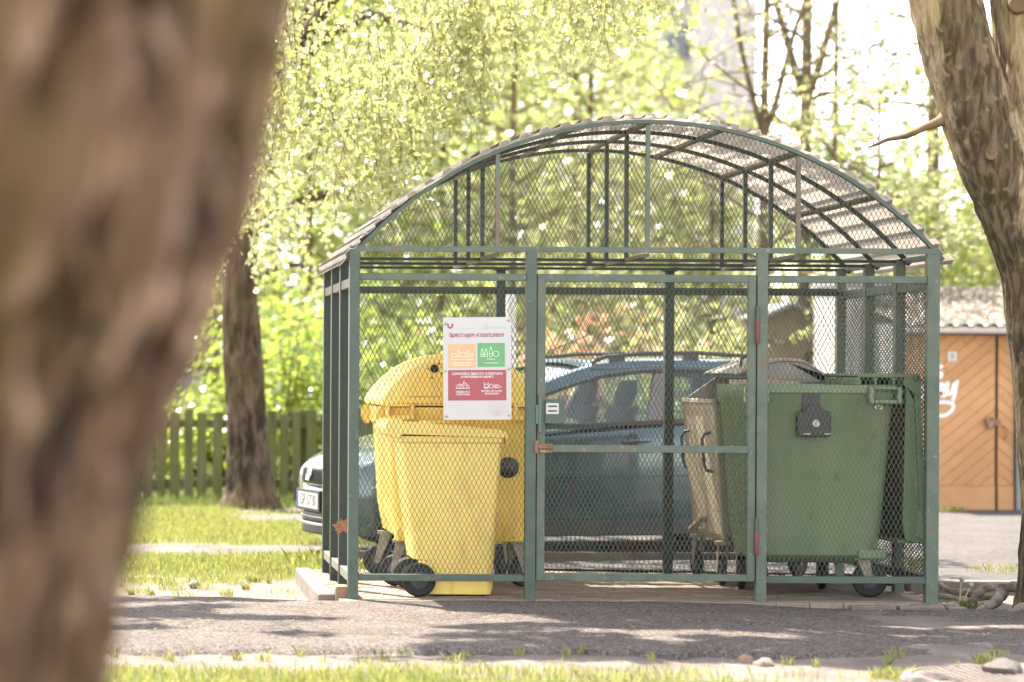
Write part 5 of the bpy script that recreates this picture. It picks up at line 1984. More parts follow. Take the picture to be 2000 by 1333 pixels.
attr = []
b = MB()
left = [(2092, 1240, .36), (2090, 1180, .31), (2087, 1120, .275), (2084, 1000, .255), (2078, 850, .262), (2072, 740, .268), (2060, 640, .265), (2036, 520, .24), (1990, 400, .232), (1934, 280, .222), (1886, 150, .212), (1845, 0, .205), (1800, -200, .18), (1740, -480, .15), (1640, -900, .10)]
pts = [tuple(at(x, y, RZ)) for x, y, r in left]
bark_tube(b, pts, [r for _, _, r in left], n=110, step=0.02, amp=-0.010, fscale=24, stretch=0.2, seed=11, lump=0.05, attr=attr, attr_fn=mossy)
right = [(2062, 660, .22), (2045, 540, .235), (2030, 420, .22), (2025, 300, .215), (2022, 150, .21), (2004, 0, .20), (2000, -200, .18), (2040, -500, .15), (2100, -900, .1)]
pts = [tuple(at(x, y, RZ + 0.02)) for x, y, r in right]
bark_tube(b, pts, [r for _, _, r in right], n=100, step=0.02, amp=-0.010, fscale=24, stretch=0.2, seed=17, lump=0.05, attr=attr, attr_fn=mossy)
o = local(b, RT.location).build('trunk', M['bark_right'], RT, True, angle=180)
at_ = o.data.attributes.new('moss', 'FLOAT', 'POINT')
at_.data.foreach_set('value', attr)
for (x, y, r, z_off) in ((1903, 138, 0.024, -0.21), (1941, 303, 0.024, -0.222), (1992, 8, 0.04, -0.19)):
    p = at(x, y, RZ + z_off) - RT.location
    b = MB().lathe(p + Vector((0, 0.035, 0)), (-0.3, -1, 0.2), [(r * 1.5, 0), (r * 1.25, 0.02), (r * 1.0, 0.026), (r * 0.8, 0.016), (r * 0.2, 0.013)], 18)
    b.build('branch_scar', M['bark_grey'], RT, True, angle=180)
b = MB()
pts = [at(1856, 222, RZ), at(1835, 238, RZ), at(1805, 250, RZ), at(1770, 266, RZ + .1), at(1735, 272, RZ + .2), at(1706, 285, RZ + .3)]
L0 = Vector(RT.location)
b.tube([p - L0 for p in pts], [0.055, 0.032, 0.021, 0.018, 0.014, 0.008], 10)
for i_, (tx, ty) in ((5, (1680, 300)), (5, (1690, 270))):
    e_ = at(tx, ty, RZ + 0.6)
    m_ = pts[i_].lerp(e_, 0.5) + Vector((0.02, 0, 0.02))
    b.tube([pts[i_] - L0, m_ - L0, e_ - L0], [0.007, 0.005, 0.002], 6)
b.build('branch', M['bark_grey'], RT, True, angle=180)
# its unseen crown is added leaf clumps, placed to dapple the lane
def clump_pts(n, fn, nclump, csize, seed):
    r = np.random.default_rng(seed)
    cc = np.array([fn(r) for _ in range(nclump)])
    idx = r.integers(0, nclump, n)
    sc = r.uniform(0.5, 1.3, nclump)[:, None] * np.array(csize)
    return cc[idx] + r.normal(size=(n, 3)) * sc[idx]


def box_fn(x0, x1, y0, y1, z0, z1):
    return lambda r: (r.uniform(x0, x1), r.uniform(y0, y1), r.uniform(z0, z1))



def limb_pts(p0, d, L, n, rng, sag=0.0, wig=0.15):
    pts = [Vector(p0)]
    d = Vector(d).normalized()
    for i in range(n):
        d = (d + Vector((rng.uniform(-wig, wig), rng.uniform(-wig, wig), rng.uniform(-wig, wig) - sag / n))).normalized()
        pts.append(pts[-1] + d * (L / n))
    return pts


# --- weeping birch on the left
BT = empty('weeping_birch', (*at(492, 985, 24.8).xy, -0.04))
tag(BT, 'old weeping birch with dark furrowed trunk before the fence and pale hanging leaves', 'tree')
rng = random.Random(4)
b = MB()
px_ = [(492, 1010, .36), (490, 985, .30), (488, 950, .232), (485, 900, .202), (480, 800, .184), (475, 700, .178), (470, 600, .17), (468, 500, .165), (470, 400, .16), (475, 250, .17), (490, 50, .15), (520, -200, .12), (560, -600, .07)]
bark_tube(b, [tuple(at(x, y, 24.8)) for x, y, r in px_], [r for _, _, r in px_], n=70, step=0.05, amp=0.028, fscale=11, stretch=0.28, seed=8, lump=0.05)
limbs = []
top = lambda y: at(475, y, 24.8)
for (y0, tx, ty, tz, r0) in ((460, 760, 400, 23.5, .08), (560, 640, 520, 24.2, .05), (380, 700, 250, 22, .07), (250, 900, 60, 20.5, .09), (150, 1100, -60, 19.5, .09), (300, 1000, -250, 19, .1), (100, 700, -150, 19, .08), (50, 1250, -350, 18.5, .1), (420, 600, 330, 22.5, .05), (200, 350, 50, 22, .06)):
    a = top(y0)
    e = at(tx, ty, tz)
    pts = []
    for t in np.linspace(0, 1, 12):
        q = a.lerp(e, t) + Vector((0, 0, 0.35 * sin(pi * t) * (a - e).length * 0.3))
        q += Vector((nz(q.x, q.y, 1.5, y0), nz(q.x, q.z, 1.5, y0 + 3), nz(q.z, q.y, 1.5, y0 + 5))) * 0.14 * min(1, 3 * t)
        pts.append(q)
    b.tube(pts, [r0 * (1 - 0.8 * t) for t in np.linspace(0, 1, 12)], 7)
    limbs.append(pts)
strands, leaves, catk = [], [], []
TWB = MB()


def strand(p0, L, dens, sway, thick=0.0035):
    """a hanging twig with paired leaves and catkins"""
    n = max(4, int(L / 0.10))
    q = Vector(p0)
    pts = [q.copy()]
    d = Vector((sway[0], sway[1], -0.5)).normalized()
    for i in range(n):
        d = (d + Vector((rng.uniform(-.30, .30), rng.uniform(-.30, .30), -0.22))).normalized()
        q = q + d * (L / n)
        pts.append(q.copy())
    TWB.tube(pts, [thick * (1 - 0.6 * i / n) for i in range(n + 1)], 4, cap=False)
    for i in range(n):
        for _ in range(dens):
            t = rng.random()
            c = pts[i].lerp(pts[i + 1], t) + Vector((rng.gauss(0, .038), rng.gauss(0, .038), rng.gauss(0, .024)))
            leaves.append(tuple(c))
        if rng.random() < 0.10:
            catk.append(tuple(pts[i] + Vector((rng.gauss(0, .02), rng.gauss(0, .02), -0.02))))


# hanging curtain seen against the garden: each strand is hung from a twig above
SHX = [(rng.uniform(480, 1320), rng.uniform(17.0, 19.8)) for _ in range(46)]
for _ in range(300):
    x, Z = rng.choice(SHX)
    x += rng.gauss(0, 16)
    Z += rng.gauss(0, 0.12)
    # how far down the curtain reaches at this column
    yend = float(np.interp(x, [470, 560, 660, 740, 800, 870, 960, 1080, 1200, 1320], [440, 330, 470, 500, 360, 300, 250, 190, 130, 40]))
    yend -= abs(rng.gauss(0, 95))
    L = rng.uniform(0.35, 1.3)
    end = at(x, yend, Z)
    strand(end + Vector((rng.uniform(-.2, .2), rng.uniform(-.2, .2), L)), L, 6, (rng.uniform(-.5, .5), rng.uniform(-.5, .5)))
for _ in range(150):
    x = rng.uniform(470, 1330)
    Z = rng.uniform(18.0, 22.0)
    y = rng.uniform(-160, float(np.interp(x, [470, 700, 900, 1100, 1330], [260, 330, 220, 110, 20])))
    L = rng.uniform(0.4, 1.2)
    strand(at(x, y, Z) + Vector((0, 0, L)), L, 6, (rng.uniform(-.5, .5), rng.uniform(-.5, .5)))
# lower left sprigs close to the trunk
for _ in range(60):
    x = rng.uniform(420, 620)
    strand(at(x, rng.uniform(300, 520), rng.uniform(20, 24)) + Vector((0, 0, 0.5)), rng.uniform(0.3, 0.9), 6, (rng.uniform(-.5, .5), 0))
# unseen loose leaf clumps, added above and lined up sunward to dapple the lane
def shade_crown(n, u0, u1, v0, v1, z0, z1, thr, k, mb, seed):
    r = random.Random(seed)
    out = []
    while len(out) < n:
        u, v, z = r.uniform(u0, u1), r.uniform(v0, v1), r.uniform(z0, z1)
        m = nz(u * 0.75, v * 1.5, 1.0, k) + 0.75 * nz(u * 1.7, v * 3.4, 1.0, k + 4)
        if m < thr: continue
        c = Vector((u + to_sun.x / to_sun.z * z, v + to_sun.y / to_sun.z * z, z))
        for _ in range(5):
            out.append((c.x + r.gauss(0, .06), c.y + r.gauss(0, .05), c.z + r.gauss(0, .05)))
        if r.random() < 0.10:
            mb.tube([c + Vector((r.uniform(-.5, .5), r.uniform(-.5, .5), 0.3)), c, c + Vector((r.uniform(-.2, .2), r.uniform(-.2, .2), -0.12))], [0.008, 0.006, 0.003], 4, cap=False)
    return out


upper = shade_crown(17000, -2.5, 4.6, 11.75, 14.75, 5.2, 8.2, 0.02, 12, TWB, 3)
leaves_mesh('upper_shade_leaves', np.array(upper), 0.10, M['leaf_birch'], BT, 0.85, 0.4)
fb, FTW = MB(), MB()
cp = shade_crown(9000, 3.4, 7.2, 10.6, 14.1, 5.2, 8.0, 0.12, 31, FTW, 8)
for e in ((4.6, 17.0, 5.6), (5.6, 17.6, 6.4), (6.6, 18.0, 7.0), (5.2, 16.0, 7.4)):
    a = at(1800, -200, RZ)
    e = Vector(e)
    pts = [a.lerp(e, t) + Vector((0, 0, 0.5 * sin(pi * t))) for t in np.linspace(0, 1, 9)]
    fb.tube(pts, [0.07 * (1 - 0.8 * t) for t in np.linspace(0, 1, 9)], 6)
tag(local(FTW, RT.location).build('twigs', M['bark_grey'], RT, True, angle=180), kind='stuff')
local(fb, RT.location).build('boughs', M['bark_grey'], RT, True, angle=180)
leaves_mesh('crown', np.array(cp), 0.11, M['leaf_maple'], RT, 0.8)  # clumps added out of view for the shade on the lane
local(b, BT.location).build('trunk', M['bark_birch'], BT, True, angle=180)
tag(local(TWB, BT.location).build('twigs', M['bark_grey'], BT, True, angle=180), kind='stuff')
leaves = np.array(leaves)
leaves_mesh('crown', leaves, 0.052, M['leaf_birch'], BT, 0.85, 0.5)
tag(leaves_mesh('catkins', np.array(catk), 0.075, M['catkin'], BT, 0.16, 1.35), kind='stuff')


# --- generic broadleaf tree
def broadleaf(name, label, base, H, r0, seed, cat='tree', group=None, leaf='leaf_maple', lsize=0.09, nleaf=9000, spread=2.0, first=0.25, lean=(0, 0), fork=None, bark='bark_grey', layered=0.12, nb=16, sub=5, up=0.5, droop=0.1):
    rg = random.Random(seed)
    T = empty(name, base)
    tag(T, label, cat, group)
    B0 = Vector(base)
    mb = MB()
    tr = []
    for i in range(13):
        t = i / 12
        tr.append(B0 + Vector((lean[0] * t * H + 0.05 * nz(t * 3, seed, 1, seed), lean[1] * t * H + 0.05 * nz(seed, t * 3, 1, seed + 1), t * H)))
    rads = [r0 * (1.25 if i == 0 else 1) * (1 - 0.8 * i / 12) for i in range(13)]
    stems = [(tr, rads)]
    if fork:
        f0 = int(fork * 12)
        for sg in (-1, 1):
            pts = limb_pts(tr[f0], (0.35 * sg, rg.uniform(-.2, .2), 1), H * (1 - fork), 10, rg, 0, 0.08)
            stems.append((pts, [rads[f0] * 0.75 * (1 - 0.8 * k / 10) for k in range(11)]))
    for pts, rr in stems:
        mb.tube(pts, rr, 9)
    pool = []
    for k in range(nb):
        pts, rr = stems[rg.randrange(len(stems))] if k % 2 else stems[0]
        t = first + (1 - first) * (k + rg.random()) / nb
        i = min(len(pts) - 2, int(t * (len(pts) - 1)))
        p0 = pts[i].lerp(pts[i + 1], t * (len(pts) - 1) - i)
        an = k * 2.4 + rg.uniform(-.4, .4)
        L = spread * (0.55 + 0.6 * rg.random()) * (1.1 - 0.5 * t)
        bp = limb_pts(p0, (cos(an), sin(an), up * (0.4 + 0.8 * t)), L, 7, rg, 0.15, 0.2)
        br = max(0.018, rr[i] * 0.42)
        mb.tube(bp, [br * (1 - 0.82 * q / 7) for q in range(8)], 6)
        for _ in range(sub):
            j = rg.randrange(2, 8)
            sp = limb_pts(bp[j], (rg.uniform(-1, 1), rg.uniform(-1, 1), rg.uniform(-.1, .5)), L * rg.uniform(0.25, 0.5), 4, rg, 0.1, 0.25)
            mb.tube(sp, [br * 0.42, br * 0.36, br * 0.3, br * 0.22, br * 0.12], 4, cap=False)
            pool += [sp[2], sp[3], sp[4]]
        pool += [bp[5], bp[6], bp[7]]
    local(mb, base).build('trunk', M[bark], T, True, angle=180)
    pool = np.array([tuple(q) for q in pool])
    rn = np.random.default_rng(seed)
    idx = rn.integers(0, len(pool), nleaf)
    c = pool[idx] + rn.normal(size=(nleaf, 3)) * np.array([0.17, 0.17, layered]) * (spread / 2.0)
    leaves_mesh('crown', c, lsize, M[leaf], T, 0.75, droop)
    return T


def gpt(px_, Z):
    return (float((px_ - 250) * Z / F), Z, -0.03)


G1 = 'slender trees behind the shelter roof'
broadleaf('slender_tree', 'slender tree with a low fork above the right half of the roof', gpt(1492, 29.2), 8.5, 0.085, 1, group=G1, nleaf=1700, fork=0.50, spread=2.0, first=0.30, lean=(0.0, 0), lsize=0.085, layered=0.07, nb=34, sub=9)
broadleaf('slender_tree', 'straight thicker trunk with a high fork right of the low forked one', gpt(1573, 29.8), 9.5, 0.115, 2, group=G1, nleaf=1800, fork=0.52, spread=2.0, first=0.32, lsize=0.085, layered=0.07, nb=34, sub=9)
broadleaf('slender_tree', 'thin leaning stem close beside the straight thicker trunk', gpt(1600, 30.2), 8.5, 0.06, 3, group=G1, nleaf=1100, spread=1.7, first=0.35, lean=(0.035, 0), lsize=0.085, layered=0.06, nb=14)
broadleaf('slender_tree', 'bushy young tree rising over the right eaves of the shelter', gpt(1690, 27), 4.6, 0.05, 4, group=G1, nleaf=1300, spread=1.5, first=0.3, lean=(0.03, 0), lsize=0.085, layered=0.07, nb=14)
broadleaf('slender_tree', 'grey trunk standing behind the garage left of the forked maple', gpt(1818, 31), 9.0, 0.13, 5, group=G1, nleaf=1300, spread=2.0, first=0.5, lsize=0.09, layered=0.08)
G2 = 'leafy trees behind the parked car'
specs = [(1000, 33, 7.5, 'leaf_maple', 'yellow green leafy tree behind the notice board'),
         (1150, 36, 8.5, 'leaf_maple', 'pale leafy tree behind the middle of the roof arch'),
         (860, 35, 8.5, 'leaf_maple', 'dense green tree behind the left shoulder of the roof'),
         (1390, 34, 4.6, 'leaf_maple', 'fresh green tree behind the gate'),
         (720, 36, 9.0, 'leaf_fresh', 'tall green tree left of the shelter roof'),
         (1120, 40, 10.0, 'leaf_birch', 'tall pale tree far behind the roof arch'),
         (1150, 42, 11.0, 'leaf_maple', 'tall thin leaved tree before the pale apartment block'),
         (940, 43, 11.0, 'leaf_birch', 'tall yellowish tree far behind the hanging birch twigs'),
         (600, 34, 8.0, 'leaf_fresh', 'sunlit green tree behind the picket fence right of the birch'),
         (420, 37, 8.5, 'leaf_fresh', 'sunlit green tree behind the picket fence left of the birch')]
for i, (x, Z, H, lf, lab) in enumerate(specs):
    broadleaf('leafy_tree', lab, gpt(x, Z), H, 0.085, 20 + i, group=G2, leaf=lf, nleaf=int(3700 * (0.55 if i in (3, 6) else 0.62 if i in (0, 1, 5, 7) else 1)), spread=1.5 if i == 3 else 1.9 if i == 6 else 2.8, first=0.12, lsize=0.15, layered=0.22, nb=22, sub=6, up=0.45)


def bush(name, label, x, Z, w_, h, seed, leaf, n, ls, group, z0=0.0):
    rg = random.Random(seed)
    base = gpt(x, Z)
    T = empty(name, base)
    tag(T, label, 'shrub', group)
    mb = MB()
    pool = []
    B0 = Vector(base)
    for k in range(11):
        an = rg.uniform(0, 2 * pi)
        L = h * rg.uniform(0.6, 1.05)
        q = limb_pts(B0 + Vector((cos(an), sin(an), 0)) * 0.15, (cos(an) * w_ / h * 0.9, sin(an) * w_ / h * 0.5, 1), L, 6, rg, 0.1, 0.25)
        mb.tube(q, [0.022 * (1 - 0.8 * j / 6) for j in range(7)], 5, cap=False)
        pool += q[1:]
        for j in (2, 3, 4, 5):
            s = limb_pts(q[j], (rg.uniform(-1, 1), rg.uniform(-1, 1), rg.uniform(-.2, .6)), w_ * 0.35, 3, rg, 0.1, 0.3)
            mb.tube(s, [0.008, 0.007, 0.005, 0.003], 4, cap=False)
            pool += s[1:]
    local(mb, base).build('stems', M['bark_grey'], T, True, angle=180)
    pool = np.array([tuple(p) for p in pool])
    rn = np.random.default_rng(seed)
    c = pool[rn.integers(0, len(pool), n)] + rn.normal(size=(n, 3)) * np.array([0.16, 0.16, 0.13])
    c[:, 2] = np.abs(c[:, 2]) + z0
    leaves_mesh('foliage', c, ls, M[leaf], T, 0.75, 0.1)


G3 = 'garden shrubs behind the picket fence'
for i, (x, Z, w_, h, lf, lab) in enumerate(((330, 29, 1.6, 1.9, 'leaf_fresh', 'low sunlit shrub behind the fence at the blurred trunk'),
                                            (430, 30.5, 1.2, 1.3, 'leaf_fresh', 'low bright shrub under the arched house window'),
                                            (560, 28.5, 1.6, 2.6, 'leaf_fresh', 'bright round shrub behind the fence just right of the birch trunk'),
                                            (640, 30, 1.6, 2.8, 'leaf_fresh', 'bright tall shrub behind the fence at the shelter posts'),
                                            (745, 30, 1.6, 2.6, 'leaf_fresh', 'green shrub seen through the left mesh panel above the yellow lid'),
                                            (850, 31, 1.7, 2.7, 'leaf_dark', 'deeper green shrub seen behind the notice board'))):
    bush('shrub', lab, x, Z, w_, h, 60 + i, lf, 2600, 0.11, G3)
G4 = 'shrubs behind the parked car'
for i, (x, Z, w_, h, lf, lab) in enumerate(((960, 30, 1.5, 2.3, 'leaf_maple', 'pale shrub behind the front left gate post'),
                                            (1110, 29, 1.6, 2.5, 'leaf_red', 'copper red shrub above the car windscreen'),
                                            (1215, 31, 1.6, 2.4, 'leaf_maple', 'pale yellow shrub above the car roof'),
                                            (1370, 28, 1.2, 2.4, 'leaf_maple', 'fresh green shrub above the rear of the car roof'),
                                            (1440, 28, 0.8, 2.0, 'leaf_maple', 'green shrub left of the beige gable wall'))):
    bush('shrub', lab, x, Z, w_, h, 80 + i, lf, 1400, 0.11, G4)
bush('shrub', 'pale yellow green shrub growing behind the garage roof', 1880, 29.5, 1.8, 3.4, 91, 'leaf_maple', 4200, 0.10, None, 1.6)
bush('shrub', 'small leafy shrub overhanging the left end of the garage roof', 1800, 28.5, 1.2, 2.6, 92, 'leaf_fresh', 2000, 0.10, None, 1.4)
G5 = 'far row of trees'
for i, x in enumerate((150, 480, 780, 1020, 1180, 1640, 1960)):
    broadleaf('distant_tree', ['distant tree hidden mostly by the blurred trunk', 'distant tree behind the birch trunk', 'distant tree behind the left roof edge', 'distant tree behind the roof centre', 'distant tree just left of the apartment block', 'distant tree right of the apartment block', 'distant tree behind the forked maple', 'distant tree past the right edge'][i],
              gpt(x, 56 + 3 * (i % 3)), 5.5 + 1.0 * (i % 2) if i in (5, 6) else 10 + 1.5 * (i % 3), 0.2, 120 + i, group=G5, leaf=('leaf_fresh', 'leaf_birch', 'leaf_dark')[i % 3], nleaf=(2200 if i > 3 else 4200), spread=(3.5 if i > 3 else 5.0), first=0.08, lsize=0.32, layered=0.4, nb=24, sub=5)
hedge = clump_pts(15000, lambda r: (r.uniform(-25, 60), r.uniform(47, 52), r.uniform(0.2, 2.3)), 500, (0.7, 0.5, 0.5), 77)
tag(leaves_mesh('distant_thicket', hedge, 0.24, M['leaf_maple'], None, 0.8), 'far thicket of spring green bushes closing the view', 'thicket', kind='stuff')

# ------------------------------------------------------------------ picket fence
FE = empty('picket_fence', (at(330, 975, 26).x, 26.0, -0.04))
tag(FE, 'mossy green wooden picket fence behind the birch', 'fence')
x = -0.9
k = 0
while x < 3.4:
    w_ = random.uniform(0.085, 0.11)
    h = 0.985 + random.uniform(-0.025, 0.025)
    tl = random.uniform(-0.012, 0.012)
    b = MB().prism_y([(x, 0.03), (x + w_, 0.03), (x + w_ + tl, h - 0.012), (x + w_ / 2 + tl, h), (x + tl, h - 0.012)], -0.012, 0.012)
    b.build('picket', M['fence'], FE)
    x += w_ + random.uniform(0.03, 0.065)
b = MB().box(-1.0, 3.5, 0.013, 0.06, 0.16, 0.25).box(-1.0, 3.5, 0.013, 0.06, 0.80, 0.89)
b.build('rail', M['fence'], FE)
for xx in (-0.5, 1.4, 3.3):
    MB().box(xx, xx + 0.1, 0.061, 0.16, -0.1, 1.0).build('post', M['fence'], FE)

# ------------------------------------------------------------------ buildings
# garage row: orange unit, grey unit
GZ = 24.3
g0 = at(1775, 985, GZ)
OG = empty('orange_garage', (g0.x, GZ, -0.03))
tag(OG, 'low garage with orange diagonal boarded doors and a corrugated roof', 'garage')
sc = GZ / F
def gl_(px_): return (px_ - 1775) * sc
def gz_(py_): return CAM_H - (py_ - 728 - 9) * sc + 0.03
zt, zb = gz_(655), 0.01
b = MB().box(gl_(1752), gl_(1762), 0.02, 2.4, 0, gz_(632)).box(gl_(1988), gl_(2150), 0.02, 2.4, 0, gz_(632)).box(gl_(1762), gl_(1988), 0.14, 2.4, 0, gz_(632)).box(gl_(1762), gl_(1988), 0.02, 0.139, gz_(654), gz_(632))
b.build('wall', M['wallgrey'], OG)


def boards(x0, x1, z0, z1, ang, w_, y):
    """diagonal boards clipped to the door leaf"""
    mb = MB()
    d = Vector((cos(ang), sin(ang)))
    nrm = Vector((-d.y, d.x))
    rectp = [Vector((x0, z0)), Vector((x1, z0)), Vector((x1, z1)), Vector((x0, z1))]
    lo = min(p.dot(nrm) for p in rectp)
    hi = max(p.dot(nrm) for p in rectp)
    q = lo
    while q < hi:
        poly = rectp
        for sgn, lim in ((1, q + 0.0018), (-1, q + w_ - 0.0018)):
            out = []
            for i in range(len(poly)):
                a, c = poly[i], poly[(i + 1) % len(poly)]
                da, dc = sgn * (a.dot(nrm) - lim), sgn * (c.dot(nrm) - lim)
                if da >= 0: out.append(a)
                if da * dc < 0: out.append(a.lerp(c, da / (da - dc)))
            poly = out
            if len(poly) < 3: break
        if len(poly) >= 3:
            mb.prism_y([(p.x, p.y) for p in poly], y - 0.02 - random.uniform(0, 0.003), y)
        q += w_
    return mb


zmid = gz_(950)
lf_ = empty('door', (0, 0, 0))
lf_.parent = OG
for x0, x1, ang in ((1765, 1947, radians(40)), (1953, 1984, radians(-40))):
    X0, X1 = gl_(x0), gl_(x1)
    boards(X0, X1, zmid + 0.004, zt, ang, 0.098, 0.09).build('boarding', M['orange_wood'], lf_, bevel=0.004, seg=1)
    MB().box(X0, X1, 0.055, 0.09, zb, zmid).build('kick_board', M['orange_wood'], lf_)
    MB().box(X0, X1, 0.092, 0.12, zb, zt).build('backing', M['rust'], lf_)
b = MB().box(gl_(1926), gl_(1956), 0.03, 0.062, gz_(832), gz_(818)).box(gl_(1930), gl_(1942), 0.02, 0.031, gz_(836), gz_(816))
b.build('hasp', M['rust'], lf_, bevel=0.004)
MB().tube([(gl_(1966), 0.06, gz_(834)), (gl_(1967), 0.02, gz_(838)), (gl_(1967), 0.02, gz_(852)), (gl_(1966), 0.06, gz_(857))], 0.008, 6).build('handle', M['rust'], lf_, True)
sg_ = MB().box(gl_(1853), gl_(1871), 0.055, 0.064, gz_(706), gz_(687))
o = sg_.build('number_sign', M['plate'], lf_)
text_part('sign_number', '1', 0.07, M['ink'], lf_, (gl_(1862), 0.0535, gz_(696.5)), (pi / 2, 0, 0), 'CENTER', 0.0006, 1, 0.002)
b = MB()


SPN = [0]


def spray(pts, w_=0.034):
    P2 = [Vector((gl_(x), gz_(y))) for x, y in pts]
    sm = []
    for i in range(len(P2) - 1):
        a, p, c, d = P2[max(i - 1, 0)], P2[i], P2[i + 1], P2[min(i + 2, len(P2) - 1)]
        for k in range(5):
            t = k / 5
            sm.append(0.5 * ((2 * p) + (c - a) * t + (2 * a - 5 * p + 4 * c - d) * t * t + (3 * p - a - 3 * c + d) * t ** 3))
    sm.append(P2[-1])
    SPN[0] += 1
    ribbon(MBG := MB(), [(p.x, p.y) for p in sm], w_, 0.0655 - 0.0006 * SPN[0])
    MBG.build('graffiti', M['graffiti'], lf_)


spray([(1842, 716), (1833, 720), (1833, 727), (1841, 730), (1840, 737), (1830, 739)])
spray([(1826, 752), (1832, 748), (1838, 756), (1835, 768), (1828, 772), (1824, 764)])
spray([(1838, 772), (1846, 762), (1846, 752), (1839, 752), (1838, 764), (1845, 774), (1853, 770)])
spray([(1854, 748), (1853, 766), (1860, 770), (1866, 750)])
spray([(1872, 745), (1868, 770), (1864, 782)])
spray([(1826, 790), (1845, 786), (1864, 790), (1862, 802), (1848, 812), (1830, 812), (1824, 806)])
spray([(1826, 838), (1832, 842)], 0.03)
spray([(1790, 752), (1780, 770), (1790, 782), (1806, 776), (1806, 756)])
b = MB()
yy = -0.22
b.tube([(gl_(1748), -0.16, gz_(643)), (gl_(2160), -0.16, gz_(643))], 0.045, 12)
b.build('gutter', M['gutter'], OG, True, angle=60)
rows = []
for y in np.linspace(-0.25, 2.75, 18):
    rows.append([(xx, y, gz_(629) + 0.17 * y * 0.95 + 0.018 * sin(2 * pi * xx / 0.145)) for xx in np.arange(gl_(1748), gl_(2160), 0.0181)])
N = NT('corrugated_roof')
f = N.noise(N.coord(), 2.2, 5, 0.7)
c = N.mix(N.ramp(f, 0.35, 0.65), (0.085, 0.075, 0.066), (0.16, 0.143, 0.126))
f2 = N.noise(N.coord(), 7, 5, 0.7)
c = N.mix(N.ramp(f2, 0.55, 0.7, 0, 0.8), c, (0.13, 0.11, 0.06))
N.bsdf(c, 0.95, 0, f2, 0.4, 0.02)
MB().grid(rows).build('roof', N.m, OG, True, solid=0.008, angle=180)
rl = []
for _ in range(1100):
    y = random.uniform(-0.1, 2.6)
    rl.append((g0.x + random.uniform(gl_(1752), gl_(2160)), GZ + y, -0.03 + gz_(629) + 0.17 * y * 0.95 + random.uniform(0.02, 0.035)))
tag(leaves_mesh('roof_litter', np.array(rl), 0.055, M['petal'], None, 0.9, 0), 'fallen petals and leaf litter on the garage roof', 'leaf litter', kind='stuff')
# grey unit with white wall further left
g1 = at(1690, 985, GZ + 1.0)
WG = empty('grey_garage', (g1.x, GZ + 1.0, -0.03))
tag(WG, 'white walled garage with a grey framed door seen through the right side mesh', 'garage')
sc1 = (GZ + 1.0) / F
def wl_(px_): return (px_ - 1690) * sc1
def wz_(py_): return CAM_H - (py_ - 728 - 9) * sc1 + 0.03
MB().box(wl_(1638), wl_(1682), 0, 0.95, 0, wz_(560)).box(wl_(1682), wl_(1756), 0.08, 0.95, 0, wz_(560)).build('wall', M['wallwhite'], WG)
b = MB().box(wl_(1684), wl_(1754), 0.02, 0.079, 0.02, wz_(585))
b.build('door_frame', M['wallgrey'], WG)
MB().box(wl_(1698), wl_(1742), 0.0, 0.0195, 0.05, wz_(605)).build('door', M['gutter'], WG)
MB().box(wl_(1632), wl_(1760), -0.12, 1.0, wz_(559.5), wz_(550)).build('roof', M['wallgrey'], WG)

# beige gabled outbuilding
BZ_ = 27.5
s2 = BZ_ / F
b0 = at(1560, 960, BZ_)
BB = empty('gabled_shed', (b0.x, BZ_, -0.03))
tag(BB, 'small beige gabled shed seen through the mesh behind the green container', 'shed')
def bl_(px_): return (px_ - 1560) * s2
def bz_(py_): return CAM_H - (py_ - 728 - 7) * s2 + 0.03
b = MB().prism_y([(bl_(1490), 0), (bl_(1640), 0), (bl_(1640), bz_(640)), (bl_(1545), bz_(598)), (bl_(1490), bz_(622))], 0, 0.8)
b.build('wall', M['wallbeige'], BB)
b = MB()
b.bar((bl_(1541), 0.4, bz_(594)), (bl_(1652), 0.4, bz_(643)), 1.1, 0.045, up=(0.4, 0, 1))
b.bar((bl_(1539.5), 0.4, bz_(594)), (bl_(1478), 0.4, bz_(623)), 1.1, 0.045, up=(-0.4, 0, 1))
b.build('roof', M['wallgrey'], BB)
b = MB().tube([(bl_(1572), -0.02, bz_(715)), (bl_(1572), -0.06, bz_(694)), (bl_(1577), -0.10, bz_(688)), (bl_(1583), -0.12, bz_(692))], 0.02, 8)
b.build('wall_lamp', M['black'], BB, True, angle=60)


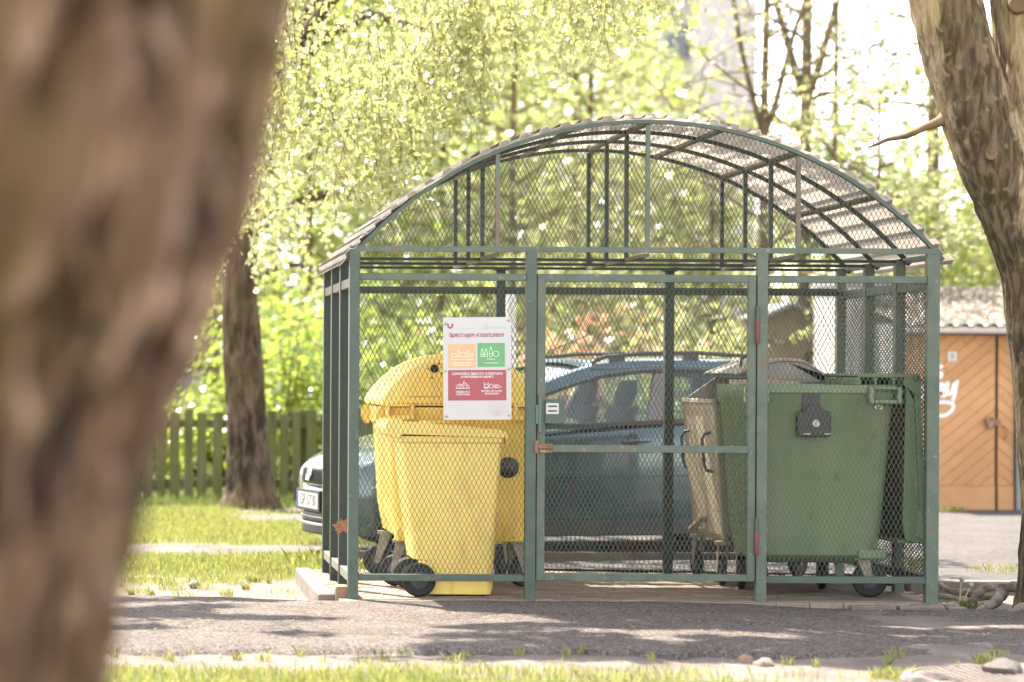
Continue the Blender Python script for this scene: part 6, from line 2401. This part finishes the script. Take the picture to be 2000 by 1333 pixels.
def block(name, label, x0, x1, y1, Z, depth, mat, wins, cat='building', roof=None):
    p0 = at((x0 + x1) / 2, 740, Z)
    E = empty(name, (p0.x, Z, -0.03))
    tag(E, label, cat)
    s = Z / F
    def lx_(q): return (q - (x0 + x1) / 2) * s
    def lz_(q): return CAM_H - (q - 728) * s + 0.03
    MB().box(lx_(x0), lx_(x1), 0, depth, 0, lz_(y1)).build('wall', mat, E)
    for (a, c, t, bt) in wins:
        o = MB().box(lx_(a), lx_(c), -0.06, -0.002, lz_(bt), lz_(t)).build('window', M['gutter'], E)
        MB().box(lx_(a) + 0.08, lx_(c) - 0.08, -0.075, -0.0605, lz_(bt) + 0.08, lz_(t) - 0.08).build('pane', M['windowdark'], o)
    MB().box(lx_(x0) - 0.3, lx_(x1) + 0.3, -0.3, depth + 0.3, lz_(y1) + 0.002, lz_(y1) + 0.3).build('roof', roof or M['wallgrey'], E)
    return E, lx_, lz_


E, lx_, lz_ = block('apartment_block', 'tall pale apartment block with dark windows above the roof arch', 1352, 1475, -260, 75, 12, M['wallpale'], [(1402, 1420, 85, 132), (1402, 1420, -60, -10), (1440, 1458, 85, 132), (1402, 1420, 240, 290)])
MB().box(lx_(1290), lx_(1351), 0.6, 10, 0, lz_(-240)).build('side_wing', M['wallpale'], E)
for (a, c, t, bt) in ((1304, 1349, 40, 100), (1304, 1349, 150, 200), (1304, 1349, -70, -20)):
    MB().box(lx_(a), lx_(c), 0.5, 0.598, lz_(bt), lz_(t)).build('loggia', M['windowdark'], E)
block('pink_house', 'reddish house wall half hidden by shrubs behind the car', 1050, 1190, 560, 46, 6, M['wallpink'], [(1085, 1105, 600, 640), (1140, 1160, 600, 640)], 'house', M['wallgrey'])
E, lx_, lz_ = block('beige_house', 'beige house with a blue grey arched doorway behind the fence', 330, 470, 560, 42, 7, M['wallbeige'], [(352, 372, 600, 640)], 'house', M['wallgrey'])
MB().box(lx_(330), lx_(470), -0.05, -0.003, 0, lz_(722)).build('plinth', M['bluegrey'], E)
o = MB().prism_y([(lx_(402) , 0.0), (lx_(438), 0.0)] + [(lx_(420) + lx_(438) * 0 + (lx_(438) - lx_(420)) * cos(a), lz_(752) + (lx_(438) - lx_(420)) * 0.9 * sin(a)) for a in np.linspace(0, pi, 12)], -0.12, -0.052).build('arched_door', M['windowdark'], E)
tag(E)
# white post seen behind the notice board
p = at(995, 900, 21.5)
PO2 = empty('white_pole', (p.x, 21.5, 0.01))
tag(PO2, 'white metal pole standing behind the notice board', 'pole')
MB().lathe((0, 0, 0), (0, 0, 1), [(0.05, 0), (0.05, 2.05), (0.03, 2.09)], 14).build('shaft', M['gutter'], PO2, True, angle=50)
MB().lathe((0, 0, 0), (0, 0, 1), [(0.11, 0), (0.11, 0.02)], 14).build('base_plate', M['gutter'], PO2)
